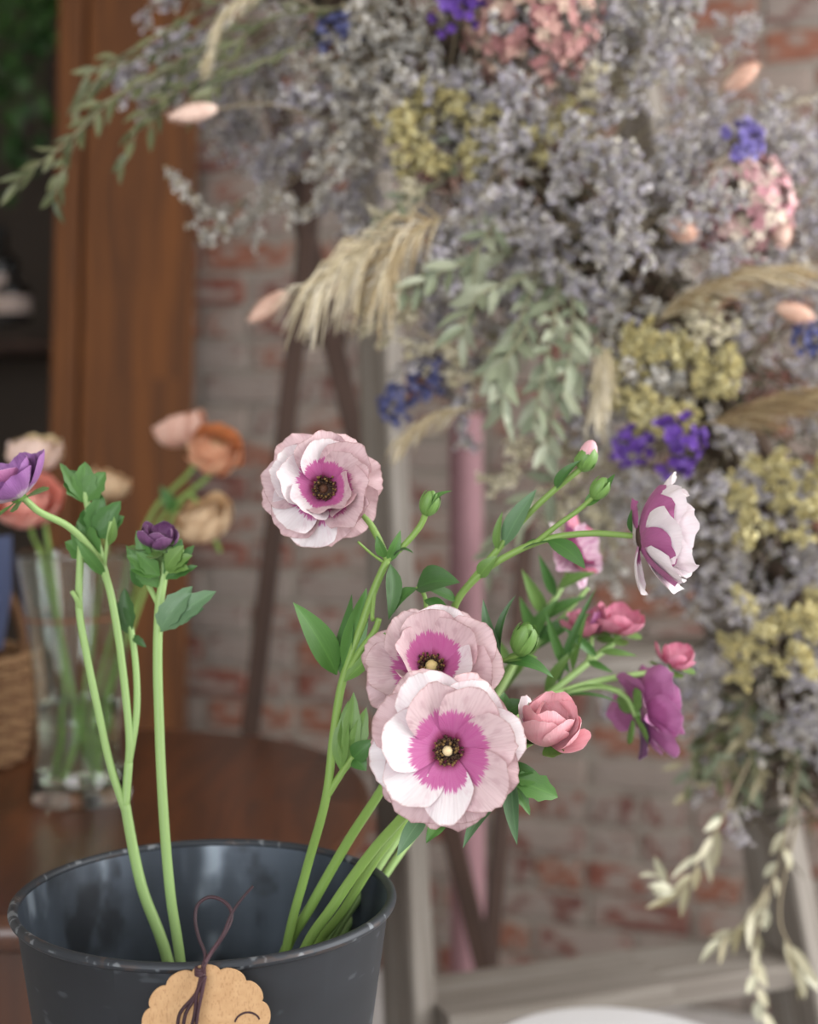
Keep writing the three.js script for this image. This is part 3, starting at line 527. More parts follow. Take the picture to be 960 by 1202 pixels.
  leaf(t, G.leafB, [580, 850, 0.74], [592, 812, 0.738], 34, [0.5, 0.3, 1], {});
  leaf(t, G.leafB, [585, 840, 0.74], [622, 825, 0.738], 26, [0.2, 0.7, 1], {});
}
{ // long stem reaching right: side-on bloom, buds
  const b = [318, 1590, 0.775], t = thing('butterfly_ranunculus', 'butterfly ranunculus reaching right with a side-on purple-backed white bloom and green buds', 'flower', P(...b));
  const m = new MB();
  tubeOf(m, [b, [366, 1125, 0.77], [402, 1070, 0.765], [440, 1010, 0.762], [482, 950, 0.765], [512, 860, 0.77], [524, 760, 0.768], [536, 706, 0.762], [566, 672, 0.758], [604, 648, 0.755], [645, 632, 0.752], [695, 626, 0.75], [742, 629, 0.75]], 0.0026, 0.0016);
  tubeOf(m, [[552, 684, 0.76], [580, 650, 0.762], [612, 612, 0.762], [645, 580, 0.758], [682, 550, 0.755]], 0.0019, 0.0015);
  tubeOf(m, [[625, 640, 0.753], [655, 616, 0.748], [680, 598, 0.745], [700, 580, 0.742]], 0.0015, 0.0012);
  tubeOf(m, [[524, 780, 0.768], [560, 780, 0.76], [592, 775, 0.752], [612, 768, 0.748]], 0.0016, 0.0012);
  part('stem', m, G.stem, t);
  flowerHead(t, P(750, 632, 0.75), dirOf(1, 0.1, 0.18), 0.5, [
    { n: 6, L: 0.032, W: 0.03, a0: 50, a1: 22, cup: 0.6, ruf: 0.14, mats: [K.side], h0: 0.002, off: 0.2 },
    { n: 7, L: 0.036, W: 0.03, a0: 72, a1: 30, cup: 0.55, ruf: 0.14, mats: [K.side], off: 0.5, bend: 0.7 },
    { n: 7, L: 0.0305, W: 0.025, a0: 84, a1: 30, cup: 0.6, ruf: 0.1, mats: [K.purpleBack], off: 0.9, bend: 0.6 },
    { n: 3, L: 0.03, W: 0.015, a0: 112, a1: 66, cup: 0.8, ruf: 0.16, mats: [K.purpleBack, K.side], h0: -0.001, over: { 0: { az: 0.85, mat: K.side }, 1: { az: 1.35, L: 0.027, mat: K.purpleBack }, 2: { az: 4.3, L: 0.018, mat: K.purpleBack } } },
  ], { seed: 31, stamens: 30, coreR: 0.003 });
  leaf(t, G.leafD, [742, 626, 0.75], [742, 597, 0.745], 9, [-0.8, 0.1, 0.8], { droop: 0.1 });
  greenBud(t, P(684, 552, 0.755), dirOf(0.3, 1, 0.15), 0.0165, 0.0135, G.bud, K.coral);
  leaf(t, G.leafB, [652, 574, 0.757], [682, 540, 0.75], 17, [-0.5, 0.5, 1], { fold: 0.6, pet: 0 });
  greenBud(t, P(697, 584, 0.742), dirOf(0.5, 0.8, 0.1), 0.012, 0.008, G.bud);
  leaf(t, G.leafA, [686, 594, 0.744], [722, 556, 0.738], 18, [-0.3, 0.7, 1], { droop: -0.1, pet: 0 });
  greenBud(t, P(609, 768, 0.747), dirOf(0.3, 1, 0.3), 0.0175, 0.0135, G.bud);
  leaf(t, G.leafB, [640, 634, 0.752], [687, 668, 0.742], 26, [0.1, 0.7, 0.9], { droop: 0.16, fold: 0.15, prof: 0.6 });
  leaf(t, G.leafBlue, [590, 642, 0.762], [630, 574, 0.755], 26, [-0.5, 0.4, 1], { fold: 0.3, droop: 0.05 });
  leaf(t, G.leafC, [584, 648, 0.762], [590, 600, 0.758], 12, [-0.7, 0.1, 1]);
  leaf(t, G.leafC, [562, 678, 0.758], [584, 652, 0.752], 20, [-0.3, 0.3, 1]);
  leaf(t, G.leafD, [612, 645, 0.754], [645, 636, 0.75], 14, [0.2, 0.8, 0.5]);
  leaf(t, G.leafBlue, [588, 772, 0.752], [567, 703, 0.745], 20, [-0.5, 0.2, 1], { fold: 0.6 });
  leaf(t, G.leafD, [586, 772, 0.752], [606, 698, 0.746], 18, [-0.7, 0.2, 1], { fold: 0.8, twist: 0.4 });
  leaf(t, G.leafB, [592, 778, 0.752], [650, 796, 0.744], 20, [0.2, 0.7, 0.8], { droop: 0.2 });
  leaf(t, G.leafC, [590, 776, 0.752], [632, 772, 0.748], 14, [0.2, 0.7, 0.8]);
  leaf(t, G.leafB, [536, 706, 0.762], [497, 690, 0.755], 16, [-0.2, 0.6, 0.8]);
}
{ // looser stems at the back of the bunch
  const mk = (label, b) => thing('ranunculus_stem', label, 'flower', P(...b));
  let b = [330, 1588, 0.79], t = mk('ranunculus with a drooping purple bloom and a small rose bud behind the coral bud', b), m = new MB();
  tubeOf(m, [b, [372, 1130, 0.79], [410, 1060, 0.79], [455, 985, 0.8], [520, 900, 0.82], [590, 846, 0.84], [650, 816, 0.86], [700, 800, 0.875], [745, 792, 0.88], [776, 788, 0.885]], 0.0026, 0.0018);
  tubeOf(m, [[664, 812, 0.862], [705, 806, 0.868], [734, 818, 0.87], [746, 840, 0.872]], 0.0018, 0.0016);
  tubeOf(m, [[776, 788, 0.885], [788, 786, 0.885]], 0.0014, 0.0014);
  part('stem', m, G.stemPale, t);
  flowerHead(t, P(748, 838, 0.874), dirOf(0.72, 0.12, -0.25), 0.2, [
    { n: 5, L: 0.03, W: 0.028, a0: 50, a1: 10, cup: 0.8, ruf: 0.1, mats: [K.violet] }, { n: 6, L: 0.031, W: 0.028, a0: 76, a1: 42, cup: 0.7, ruf: 0.12, mats: [K.violet], off: 0.4 },
    { n: 4, L: 0.026, W: 0.024, a0: 96, a1: 120, cup: 0.5, ruf: 0.12, mats: [K.violet, K.plum], off: 1.8 }, { n: 4, L: 0.018, W: 0.01, a0: 100, a1: 84, cup: 0.6, ruf: 0.05, mats: [G.leafC], off: 0.9, h0: -0.003 },
  ], { seed: 41, coreR: 0.005, coreMat: G.bud });
  flowerHead(t, P(790, 782, 0.885), dirOf(0.25, 1, 0.3), 0.2, [
    { n: 4, L: 0.0155, W: 0.015, a0: 62, a1: -24, cup: 1, ruf: 0.05, mats: [K.rose, K.coral] }, { n: 3, L: 0.0165, W: 0.015, a0: 78, a1: -4, cup: 0.8, ruf: 0.06, mats: [K.rose], off: 0.6 }, { n: 4, L: 0.012, W: 0.009, a0: 96, a1: 70, cup: 0.6, ruf: 0.05, mats: [G.leafC], off: 0.2, h0: -0.002 },
  ], { seed: 43, coreR: 0.004, coreMat: G.bud });
  leaf(t, G.leafC, [664, 812, 0.86], [735, 812, 0.85], 8, [0, 1, 0.4]); leaf(t, G.leafB, [660, 818, 0.86], [728, 826, 0.856], 9, [0, 1, 0.4]);
  b = [340, 1586, 0.8]; t = mk('ranunculus carrying a pair of rose pink blooms behind the side buds', b); m = new MB();
  tubeOf(m, [b, [380, 1130, 0.8], [430, 1040, 0.81], [500, 940, 0.83], [570, 870, 0.85], [640, 818, 0.87], [690, 778, 0.89], [722, 752, 0.9], [730, 738, 0.9]], 0.0026, 0.002);
  tubeOf(m, [[690, 778, 0.89], [694, 755, 0.895], [694, 738, 0.9]], 0.0016, 0.0014);
  part('stem', m, G.stemPale, t);
  const cup = (mats) => [{ n: 4, L: 0.018, W: 0.018, a0: 60, a1: -22, cup: 0.9, ruf: 0.08, mats }, { n: 5, L: 0.0195, W: 0.019, a0: 80, a1: 0, cup: 0.8, ruf: 0.1, mats, off: 0.5 }, { n: 4, L: 0.014, W: 0.009, a0: 100, a1: 80, cup: 0.6, ruf: 0.05, mats: [G.leafC], off: 0.2, h0: -0.002 }];
  flowerHead(t, P(724, 742, 0.9), dirOf(0.15, 1, 0.35), 0.3, cup([K.rose]), { seed: 45, coreR: 0.005, coreMat: G.bud });
  flowerHead(t, P(692, 745, 0.905), dirOf(-0.2, 1, 0.2), 0.9, cup([K.rose, K.violet]), { seed: 47, coreR: 0.005, coreMat: G.bud });
  for (const [x, y, x1, y1, w, k] of [[668, 790, 640, 716, 14, 0], [672, 788, 690, 718, 12, 2], [700, 770, 660, 735, 13, 1], [705, 765, 748, 770, 10, 2], [655, 805, 700, 690, 12, 1], [640, 815, 676, 760, 16, 2], [690, 776, 720, 790, 10, 0]]) leaf(t, [G.leafA, G.leafB, G.leafC][k], [x, y, 0.88], [x1, y1, 0.87], w, [-0.4, 0.4, 1], { fold: 0.5 });
  b = [350, 1584, 0.8]; t = mk('ranunculus with a blurred mauve and white bloom half hidden by leaves', b); m = new MB();
  tubeOf(m, [b, [388, 1130, 0.81], [450, 1030, 0.82], [520, 930, 0.85], [570, 840, 0.88], [610, 770, 0.91], [640, 720, 0.925], [664, 680, 0.935], [672, 655, 0.94]], 0.0026, 0.0018);
  tubeOf(m, [[610, 770, 0.91], [650, 735, 0.915], [690, 690, 0.92]], 0.0018, 0.0014);
  part('stem', m, G.stemPale, t);
  flowerHead(t, P(668, 648, 0.94), dirOf(0.7, 0.35, 0.4), 0.6, [
    { n: 5, L: 0.021, W: 0.021, a0: 55, a1: 14, cup: 0.7, ruf: 0.1, mats: [K.purpleBack] }, { n: 6, L: 0.023, W: 0.021, a0: 74, a1: 36, cup: 0.6, ruf: 0.1, mats: [K.purpleBack, K.rose], off: 0.4 }, { n: 5, L: 0.023, W: 0.016, a0: 92, a1: 96, cup: 0.6, ruf: 0.14, mats: [K.side, K.purpleBack], off: 0.8 },
  ], { seed: 51, coreR: 0.004 });
  for (const [x, y, x1, y1, w, k] of [[612, 768, 694, 720, 24, 1], [600, 780, 560, 730, 14, 2], [618, 760, 656, 702, 20, 0], [640, 722, 612, 668, 18, 2], [636, 728, 690, 700, 16, 0], [652, 700, 632, 650, 14, 1], [580, 820, 640, 750, 22, 2], [655, 690, 700, 672, 16, 2], [628, 745, 610, 700, 16, 0]]) leaf(t, [G.leafA, G.leafB, G.leafC][k], [x, y, 0.92], [x1, y1, 0.905], w, [-0.3, 0.5, 1], { fold: 0.4, droop: 0.1 });
}
// ------------------------------------------------------------------ stems in the bucket, left-hand pair
{
  let b = [262, 1590, 0.79], t = thing('ranunculus_stem', 'forked pale green ranunculus stem leaning left with a lilac bloom', 'flower', P(...b)), m = new MB();
  tubeOf(m, [b, [198, 1132, 0.79], [166, 1040, 0.79], [148, 950, 0.79], [147.5, 944, 0.79]], 0.0034, 0.0026);
  tubeOf(m, [[149, 958, 0.79], [130, 900, 0.79], [116, 838, 0.79], [102, 770, 0.79], [93, 716, 0.79], [94, 660, 0.79], [95, 640, 0.79]], 0.0022, 0.002);
  tubeOf(m, [[147, 948, 0.79], [151, 895, 0.792]], 0.0024, 0.0024);
  tubeOf(m, [[151, 897, 0.792], [152, 870, 0.792], [147, 812, 0.795], [136, 730, 0.795], [124, 676, 0.795], [108, 646, 0.79], [80, 618, 0.78], [45, 600, 0.77], [28, 585, 0.765]], 0.0022, 0.0019);
  tubeOf(m, [[151, 897, 0.792], [160, 840, 0.795], [160, 790, 0.8], [154, 740, 0.805], [150, 722, 0.805]], 0.002, 0.0017);
  tubeOf(m, [[124, 676, 0.795], [112, 630, 0.795], [102, 590, 0.795], [98, 568, 0.795]], 0.0022, 0.0017);
  tubeOf(m, [[122, 670, 0.795], [126, 636, 0.79], [130, 612, 0.79]], 0.0011, 0.0009);
  tubeOf(m, [[95, 715, 0.79], [88, 700, 0.785], [84, 694, 0.785]], 0.0014, 0.0012);
  part('stem', m, G.stemPale, t);
  flowerHead(t, P(22, 584, 0.765), dirOf(-0.5, 0.9, 0.25), 0.3, [
    { n: 5, L: 0.025, W: 0.024, a0: 60, a1: 4, cup: 0.9, ruf: 0.1, mats: [K.lilac, K.violet] }, { n: 6, L: 0.026, W: 0.024, a0: 80, a1: 24, cup: 0.8, ruf: 0.1, mats: [K.lilac], off: 0.5 }, { n: 4, L: 0.013, W: 0.009, a0: 100, a1: 96, cup: 0.5, ruf: 0.05, mats: [G.leafC], h0: -0.002 },
  ], { seed: 61, coreR: 0.005, coreMat: G.bud });
  lobed(t, G.leafA, [98, 590, 0.795], [[80, 551], [100, 542], [124, 554], [70, 543, 0.79, 16]], 30, [0.2, 0.5, 1]);
  lobed(t, G.leafB, [108, 632, 0.795], [[118, 578], [142, 588], [98, 598], [146, 606]], 28, [0.3, 0.4, 1]);
  lobed(t, G.leafA, [118, 660, 0.795], [[76, 636], [92, 608], [84, 620]], 28, [-0.3, 0.5, 1]);
  leaf(t, G.leafC, [128, 640, 0.79], [134, 606, 0.786], 12, [0.6, 0.1, 1]);
  lobed(t, G.leafD, [154, 745, 0.805], [[132, 705], [146, 690], [172, 760, 0.8, 10]], 22, [-0.2, 0.5, 1]);
  leaf(t, G.leafA, [124, 676, 0.795], [88, 630, 0.785], 16, [-0.4, 0.6, 0.8]);
  b = [248, 1592, 0.775]; t = thing('ranunculus_stem', 'straight pale green ranunculus stem topped by a closed plum bud among leaves', 'flower', P(...b)); m = new MB();
  tubeOf(m, [b, [212, 1132, 0.775], [200, 1050, 0.775], [191, 940, 0.775], [187, 850, 0.778], [185, 770, 0.78], [187, 712, 0.782], [192, 672, 0.784], [190, 640, 0.784]], 0.0029, 0.0024);
  tubeOf(m, [[187, 712, 0.782], [176, 690, 0.786], [165, 668, 0.79]], 0.0016, 0.0013);
  tubeOf(m, [[191, 680, 0.784], [206, 656, 0.78], [214, 645, 0.778]], 0.0014, 0.0012);
  part('stem', m, G.stemPale, t);
  flowerHead(t, P(186, 640, 0.784), dirOf(0.1, 1, 0.45), 0.3, [
    { n: 4, L: 0.013, W: 0.013, a0: 62, a1: -40, cup: 1.1, ruf: 0.05, mats: [K.plum] }, { n: 5, L: 0.0145, W: 0.014, a0: 84, a1: -30, cup: 0.9, ruf: 0.06, mats: [K.plum], off: 0.5 }, { n: 5, L: 0.013, W: 0.009, a0: 98, a1: 66, cup: 0.6, ruf: 0.05, mats: [G.leafC], h0: -0.002 },
  ], { seed: 65, coreR: 0.005, coreMat: K.plum });
  greenBud(t, P(165, 672, 0.79), dirOf(0.2, 1, 0.2), 0.011, 0.009, K.violet);
  lobed(t, G.leafA, [186, 690, 0.782], [[148, 640], [160, 622], [170, 640], [156, 660]], 20, [-0.3, 0.4, 1]);
  lobed(t, G.leafB, [192, 680, 0.783], [[228, 640], [232, 664, 0.78, 14], [214, 632]], 18, [0.4, 0.4, 1]);
  lobed(t, G.leafBlue, [187, 742, 0.78], [[254, 694], [226, 688, 0.78, 30], [240, 714, 0.776, 22], [206, 704, 0.782, 24]], 32, [0.1, 0.6, 1], { droop: 0.1 });
  lobed(t, G.leafC, [190, 668, 0.783], [[172, 628], [184, 632], [204, 634]], 18, [0, 0.2, 1]);
  lobed(t, G.leafA, [188, 676, 0.78], [[152, 668, 0.775], [160, 648, 0.775], [148, 652, 0.775]], 20, [-0.3, 0.6, 1]);
  lobed(t, G.leafC, [194, 668, 0.78], [[226, 652, 0.775], [216, 640, 0.775], [222, 668, 0.775]], 20, [0.3, 0.6, 1]);
  leaf(t, G.leafB, [166, 690, 0.788], [158, 652, 0.784], 20, [0, 0.4, 1]); leaf(t, G.leafC, [172, 684, 0.786], [176, 648, 0.782], 18, [0, 0.3, 1]);
}
// ------------------------------------------------------------------ glass vase and its ranunculus
const onTable = (px, py) => { const d = P(px, py, 1).sub(camera.position), k = (TABLE_Y - camera.position.y) / d.y; return camera.position.clone().addScaledVector(d, k); };
const depthOf = (v) => -v.clone().sub(camera.position).dot(BACK);
const VB = onTable(94, 938), VD = depthOf(VB);
{
  const t = thing('glass_vase', 'clear glass vase with flared foot and rim, tied with brown cord', 'vase', VB);
  const outer = [[0, 0], [0.047, 0.0005], [0.0492, 0.004], [0.0488, 0.012], [0.046, 0.03], [0.0428, 0.052], [0.0425, 0.08], [0.0445, 0.12], [0.049, 0.17], [0.0545, 0.215], [0.0585, 0.244], [0.0592, 0.248]];
  const inner = [[0.0578, 0.249], [0.0565, 0.243], [0.0525, 0.215], [0.0468, 0.17], [0.0422, 0.12], [0.04, 0.08], [0.04, 0.052], [0.042, 0.035], [0.043, 0.024], [0.04, 0.017], [0, 0.016]];
  part('glass_body', new MB().lathe([...outer, ...inner], VB, 56), phy(css(244, 250, 246), 0.02, { transmission: 1, thickness: 0.003, ior: 1.48 }), t);
  const w = [[0, 0.0165], [0.04, 0.0172], [0.0426, 0.024], [0.0416, 0.035], [0.0397, 0.052], [0.0397, 0.08], [0.0408, 0.1], [0, 0.1]];
  part('water', new MB().lathe(w, VB, 48), phy(css(236, 246, 232), 0.02, { transmission: 1, thickness: 0.05, ior: 1.33 }), t);
  const ring = []; for (let k = 0; k <= 48; k++) { const a = k / 48 * 6.28318; ring.push(V(VB.x + Math.sin(a) * 0.0519, VB.y + 0.185 + 0.001 * Math.sin(a * 2), VB.z + Math.cos(a) * 0.0519)); }
  part('cord', new MB().tube(ring, [0.0015, 0.0015], 6), std(css(128, 84, 58), 0.9), t, 'brown cord tied round the glass');
}
const rt = (a, b, c, d) => petalMat({ pale: a, streak: b, back: c, backBase: d, backEdge: 0.6 }, a[0] * 0.37 + a[2] * 0.11, 0.2);
const R = { cream: rt([244, 226, 178], [240, 212, 176], [244, 216, 204], [238, 196, 190]), coral: rt([238, 156, 138], [230, 132, 114], [242, 174, 160], [236, 154, 140]), peach: rt([246, 196, 166], [236, 174, 142], [246, 204, 186], [238, 182, 162]), orange: rt([249, 182, 124], [243, 160, 98], [248, 192, 156], [248, 202, 182]), buff: rt([236, 202, 158], [222, 182, 136], [236, 206, 168], [226, 190, 150]) };
function globe(label, px, py, d, axis, size, mat, stemPts, o = {}) {       // tightly layered ranunculus head on its stem
  const foot = VB.clone().add(V(o.fx ?? 0, 0.0215, o.fz ?? 0)), c = P(px, py, d);
  const t = thing('vase_ranunculus', label, 'flower', foot);
  const neck = P(px, py, d).addScaledVector(axis, -size * 0.42);
  part('stem', new MB().tube(curve([foot, ...stemPts.map((a) => P(...a)), neck.clone().addScaledVector(axis, -0.02), neck.clone().addScaledVector(axis, size * 0.12)], 8), [0.0027, 0.0022], 8), G.stem, t);
  const rings = [], s = size / 2, flat = o.flat ?? 0.85;
  for (let k = 0; k < 5; k++) { const f = k / 4; rings.push({ n: [4, 5, 7, 8, 8][k], L: s * lerp(0.75, 2.05, f) * flat, W: s * lerp(0.7, 1.35, f), a0: lerp(66, 98, f), a1: lerp(-62, -22, f) + (k === 4 ? o.open ?? 0 : 0), cup: lerp(1.2, 0.75, f), ruf: 0.05, mats: [mat], off: k * 0.7, r0: 0.002 + 0.1 * s * f, h0: s * lerp(0.6, -0.02, f), bend: 0.75, nu: 6, nv: 7, jit: 0.6 }); }
  flowerHead(t, c.addScaledVector(axis, -size * 0.4), axis, o.roll ?? 0.3, rings, { seed: o.seed ?? 71, coreR: s * 0.4, coreH: s * 0.62, coreMat: o.eye ?? std(css(150, 160, 70), 0.7) });
  return t;
}
globe('cream and blush pink globe ranunculus on the left of the glass vase', 42, 525, 1.42, dirOf(0.05, 1, 0.25), 0.056, R.cream, [[78, 860, VD], [70, 740, 1.44], [50, 600, 1.42]], { fx: -0.02, seed: 71, flat: 0.74 });
globe('coral red ranunculus below the cream one in the glass vase', 32, 586, 1.4, dirOf(0.05, 0.75, 0.6), 0.056, R.coral, [[90, 860, VD], [74, 760, 1.42], [48, 650, 1.4]], { fx: -0.008, fz: 0.012, seed: 73, open: 20 });
globe('pale peach ranunculus seen from the side behind the orange one', 210, 498, 1.5, dirOf(-0.35, 0.95, 0.1), 0.056, R.peach, [[104, 860, VD], [140, 720, 1.48], [180, 600, 1.49]], { fx: 0.012, fz: -0.01, seed: 75, flat: 0.75 });
globe('bright orange ranunculus turned to show its layered centre', 253, 525, 1.44, dirOf(0.25, 0.62, 0.85), 0.06, R.orange, [[112, 860, VD], [150, 730, 1.46], [188, 610, 1.45]], { fx: 0.02, fz: 0.004, seed: 77, flat: 0.74, eye: std(css(120, 120, 60), 0.7) });
globe('small buff ranunculus behind the parsley-like leaves', 128, 566, 1.5, dirOf(0.3, 0.9, 0.2), 0.042, R.buff, [[96, 860, VD], [110, 740, 1.48], [124, 640, 1.5]], { fx: 0.002, fz: -0.018, seed: 79 });
{
  const t = globe('open buff ranunculus nodding right with loose petals', 238, 606, 1.42, dirOf(-0.3, 0.75, 0.45), 0.056, R.buff, [[116, 860, VD], [160, 720, 1.44], [205, 602, 1.43], [222, 580, 1.43]], { fx: 0.022, fz: 0.012, seed: 81, open: 12, flat: 0.8 });
  for (const [x, y, x1, y1] of [[205, 602, 188, 570], [190, 640, 214, 622]]) leaf(t, G.leafB, [x, y, 1.43], [x1, y1, 1.42], 18, [0, 0.4, 1], {});
}
// ------------------------------------------------------------------ wicker basket and blue cloth behind the vase
{
  const c = onTable(-52, 893), d = depthOf(c), t = thing('wicker_basket', 'woven brown wicker basket standing on the table beside the vase', 'basket', c);
  const H = 0.115, r = (y) => 0.072 + 0.012 * Math.sin(y / H * 2.2), n = 26, wk = [std(css(150, 116, 82), 0.85), std(css(124, 90, 62), 0.85)];
  for (let k = 0; k < n; k++) { const a = k / n * 6.28318, pts = []; for (let j = 0; j <= 5; j++) { const y = j / 5 * H; pts.push(V(c.x + Math.sin(a) * r(y), c.y + 0.003 + y, c.z + Math.cos(a) * r(y))); } part('stake', new MB().tube(pts, [0.0022, 0.002], 5), wk[1], t); }
  for (let row = 0; row < 19; row++) { const pts = [], y = 0.004 + row / 19 * H; for (let k = 0; k <= 104; k++) { const a = k / 104 * 6.28318, w = Math.cos(a * n / 2 + (row % 2) * Math.PI) * 0.0032; pts.push(V(c.x + Math.sin(a) * (r(y) + w), c.y + y, c.z + Math.cos(a) * (r(y) + w))); } part('strand', new MB().tube(pts, [0.0031, 0.0031], 5, false), wk[row % 3 ? 0 : 1], t); }
  const rim = []; for (let k = 0; k <= 60; k++) { const a = k / 60 * 6.28318; rim.push(V(c.x + Math.sin(a) * r(H), c.y + H + 0.003 + 0.0015 * Math.sin(a * 24), c.z + Math.cos(a) * r(H))); }
  part('rim', new MB().tube(rim, [0.005, 0.005], 7), wk[0], t);
  part('base', new MB().lathe([[0, 0.002], [0.07, 0.002], [0.07, 0.006], [0, 0.006]], c, 30), wk[1], t);
  const han = []; for (let k = 0; k <= 20; k++) { const a = k / 20 * Math.PI; han.push(c.clone().addScaledVector(V(RIGHT.x, 0, RIGHT.z).normalize(), Math.cos(a) * 0.08).add(V(0, H + Math.sin(a) * 0.11, 0))); }
  part('handle', new MB().tube(han, [0.006, 0.006], 7), wk[1], t);
  // cloth draped over the handle
  const e = P(-14, 640, d - 0.1), u = thing('blue_cloth', 'slate blue linen cloth draped over the basket handle', 'cloth', P(-20, 760, d - 0.1));
  const m = new MB(); const fnC = (o) => (a, b) => P(lerp(-70, 14, a) + (b > 0.5 ? (b - 0.5) * -22 * a : 0), lerp(628, 762, b) + (1 - a) * 12, d - 0.092 + 0.012 * Math.sin(a * 9 + b * 1.5) * (0.4 + b) + o);
  m.sheet(24, 12, fnC(0)).sheet(24, 12, fnC(0.0015), undefined, true);
  part('folds', m, std(css(84, 92, 122), 0.95), u);
}
// ------------------------------------------------------------------ stepladder that carries the garland
{
  const Lb = V(0, 0, 0), t0 = P(515, 1160, 1.56);
  const t = thing('wooden_stepladder', 'weathered grey wooden stepladder hung with the dried flower garland', 'ladder', V(t0.x, 0, t0.z));
  const back = V(BACK.x, 0, BACK.z).normalize(), hor = V(RIGHT.x, 0, RIGHT.z).normalize();
  const line = (a, b, k) => a.clone().lerp(b, k), toFloor = (a, b) => { const k = a.y / (a.y - b.y); return line(a, b, k); };
  // stiles run from above the garland down to the floor
  const LA = P(452, 300, 1.86), LB_ = P(491, 1130, 1.56), lf = toFloor(LA, LB_), RA = P(800, 300, 1.98), RB = P(938, 1030, 1.68), rf = toFloor(RA, RB);
  // deep planks set square to the treads: the lens sees their narrow front edge and, left of it, their broad side
  const TA = P(505, 1171, 1.49), TB = P(990, 1100, 1.66); TA.y = TB.y = 1.25 - 0.594 - 0.013;
  const square = TB.clone().sub(TA).normalize().cross(V(0, 1, 0)).negate();
  for (const [p, q, off] of [[lf, LA, -0.025], [rf, RA, -0.045]]) { const f = p.clone().addScaledVector(hor, off), top = q.clone().addScaledVector(hor, off); part('stile', beam(new MB(), f.clone().addScaledVector(square, -0.04), top.clone().lerp(f, -0.25).addScaledVector(square, -0.04), 0.026, 0.095, square), M.greyWood, t); }
  // treads
  const tread = (y, shift, wide) => {
    const kl = (lf.y - y) / (lf.y - LA.y), kr = (rf.y - y) / (rf.y - RA.y), a = line(lf, LA, kl), b = line(rf, RA, kr);
    a.addScaledVector(hor, 0.012); b.addScaledVector(hor, wide); a.addScaledVector(back, shift); b.addScaledVector(back, shift);
    return part('tread', beam(new MB(), a, b, 0.026, 0.15, back), M.greyWood, t);
  };
  part('tread', beam(new MB(), TA, TB, 0.026, 0.11, square), M.greyWood, t);
  tread(t0.y + 0.325, 0, -0.02); tread(t0.y + 0.80, 0, -0.03); tread(t0.y - 0.32, 0, 0.0);
  part('foot_bolt', new MB().blob(P(540, 1203, 1.5), 0.016, 0.012, 0.016, 14, 8), M.greyWood, t);
  // rear frame seen behind: thin dark bars
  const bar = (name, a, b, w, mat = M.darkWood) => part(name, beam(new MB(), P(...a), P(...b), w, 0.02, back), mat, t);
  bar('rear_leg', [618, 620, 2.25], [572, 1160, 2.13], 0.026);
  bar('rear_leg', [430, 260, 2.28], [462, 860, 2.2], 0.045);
}
{
  // slim easel left of the garland
  const f0 = P(284, 960, 2.1), t = thing('wooden_easel', 'slim brown wooden easel standing between table and garland', 'easel', V(f0.x, 0, f0.z)), back = V(BACK.x, 0, BACK.z).normalize();
  const bar = (name, a, b, w, mat = M.darkWood) => part(name, beam(new MB(), P(...a), P(...b), w, 0.022, back), mat, t);
  const ft = P(380, 120, 1.98), fb = P(295, 850, 2.05), k = fb.y / (ft.y - fb.y), foot = fb.clone().addScaledVector(fb.clone().sub(ft), k);
  part('leg', beam(new MB(), foot, ft, 0.026, 0.022, back), M.darkWood, t);
  const rt_ = P(366, 300, 2.02), rb = P(571, 1145, 2.12), k2 = rb.y / (rt_.y - rb.y), foot2 = rb.clone().addScaledVector(rb.clone().sub(rt_), k2);
  part('leg', beam(new MB(), foot2, rt_.clone().lerp(rb, -0.3), 0.03, 0.022, back), M.darkWood, t);
  bar('cross_bar', [352, 395, 2.03], [405, 392, 2.05], 0.03);
}
{
  const hi = P(546, 488, 2.36), lo = P(551, 1080, 2.3); lo.y = 0.002;
  const g = thing('paper_roll', 'roll of dusty pink wrapping paper leaning behind the stepladder', 'paper roll', lo), dir = hi.clone().sub(lo).normalize();
  part('roll', new MB().tube([lo, hi], [0.029, 0.027], 24), std(css(146, 110, 116), 0.8), g);
  part('core', new MB().tube([hi.clone().addScaledVector(dir, -0.01), hi.clone().addScaledVector(dir, 0.004)], [0.018, 0.018], 18), std(css(150, 122, 92), 0.9), g, 'brown cardboard core');
}
{
  const c = P(722, 1247, 1.2), t = thing('white_stool', 'white round stool top below the ladder tread', 'stool', V(c.x, 0, c.z)), y = c.y;
  part('seat', new MB().lathe([[0, y - 0.03], [0.111, y - 0.03], [0.118, y - 0.024], [0.12, y - 0.012], [0.118, y - 0.002], [0.112, y], [0, y]], V(c.x, 0, c.z), 48), M.white, t);
  for (let k = 0; k < 3; k++) { const a = k * 2.094 + 0.4, p = V(c.x + Math.cos(a) * 0.08, 0, c.z + Math.sin(a) * 0.08); part('leg', beam(new MB(), V(p.x * 1 + Math.cos(a) * 0.03, 0, p.z + Math.sin(a) * 0.03), V(p.x, y - 0.0302, p.z), 0.028, 0.028, V(Math.cos(a), 0, Math.sin(a))), M.white, t); }
}
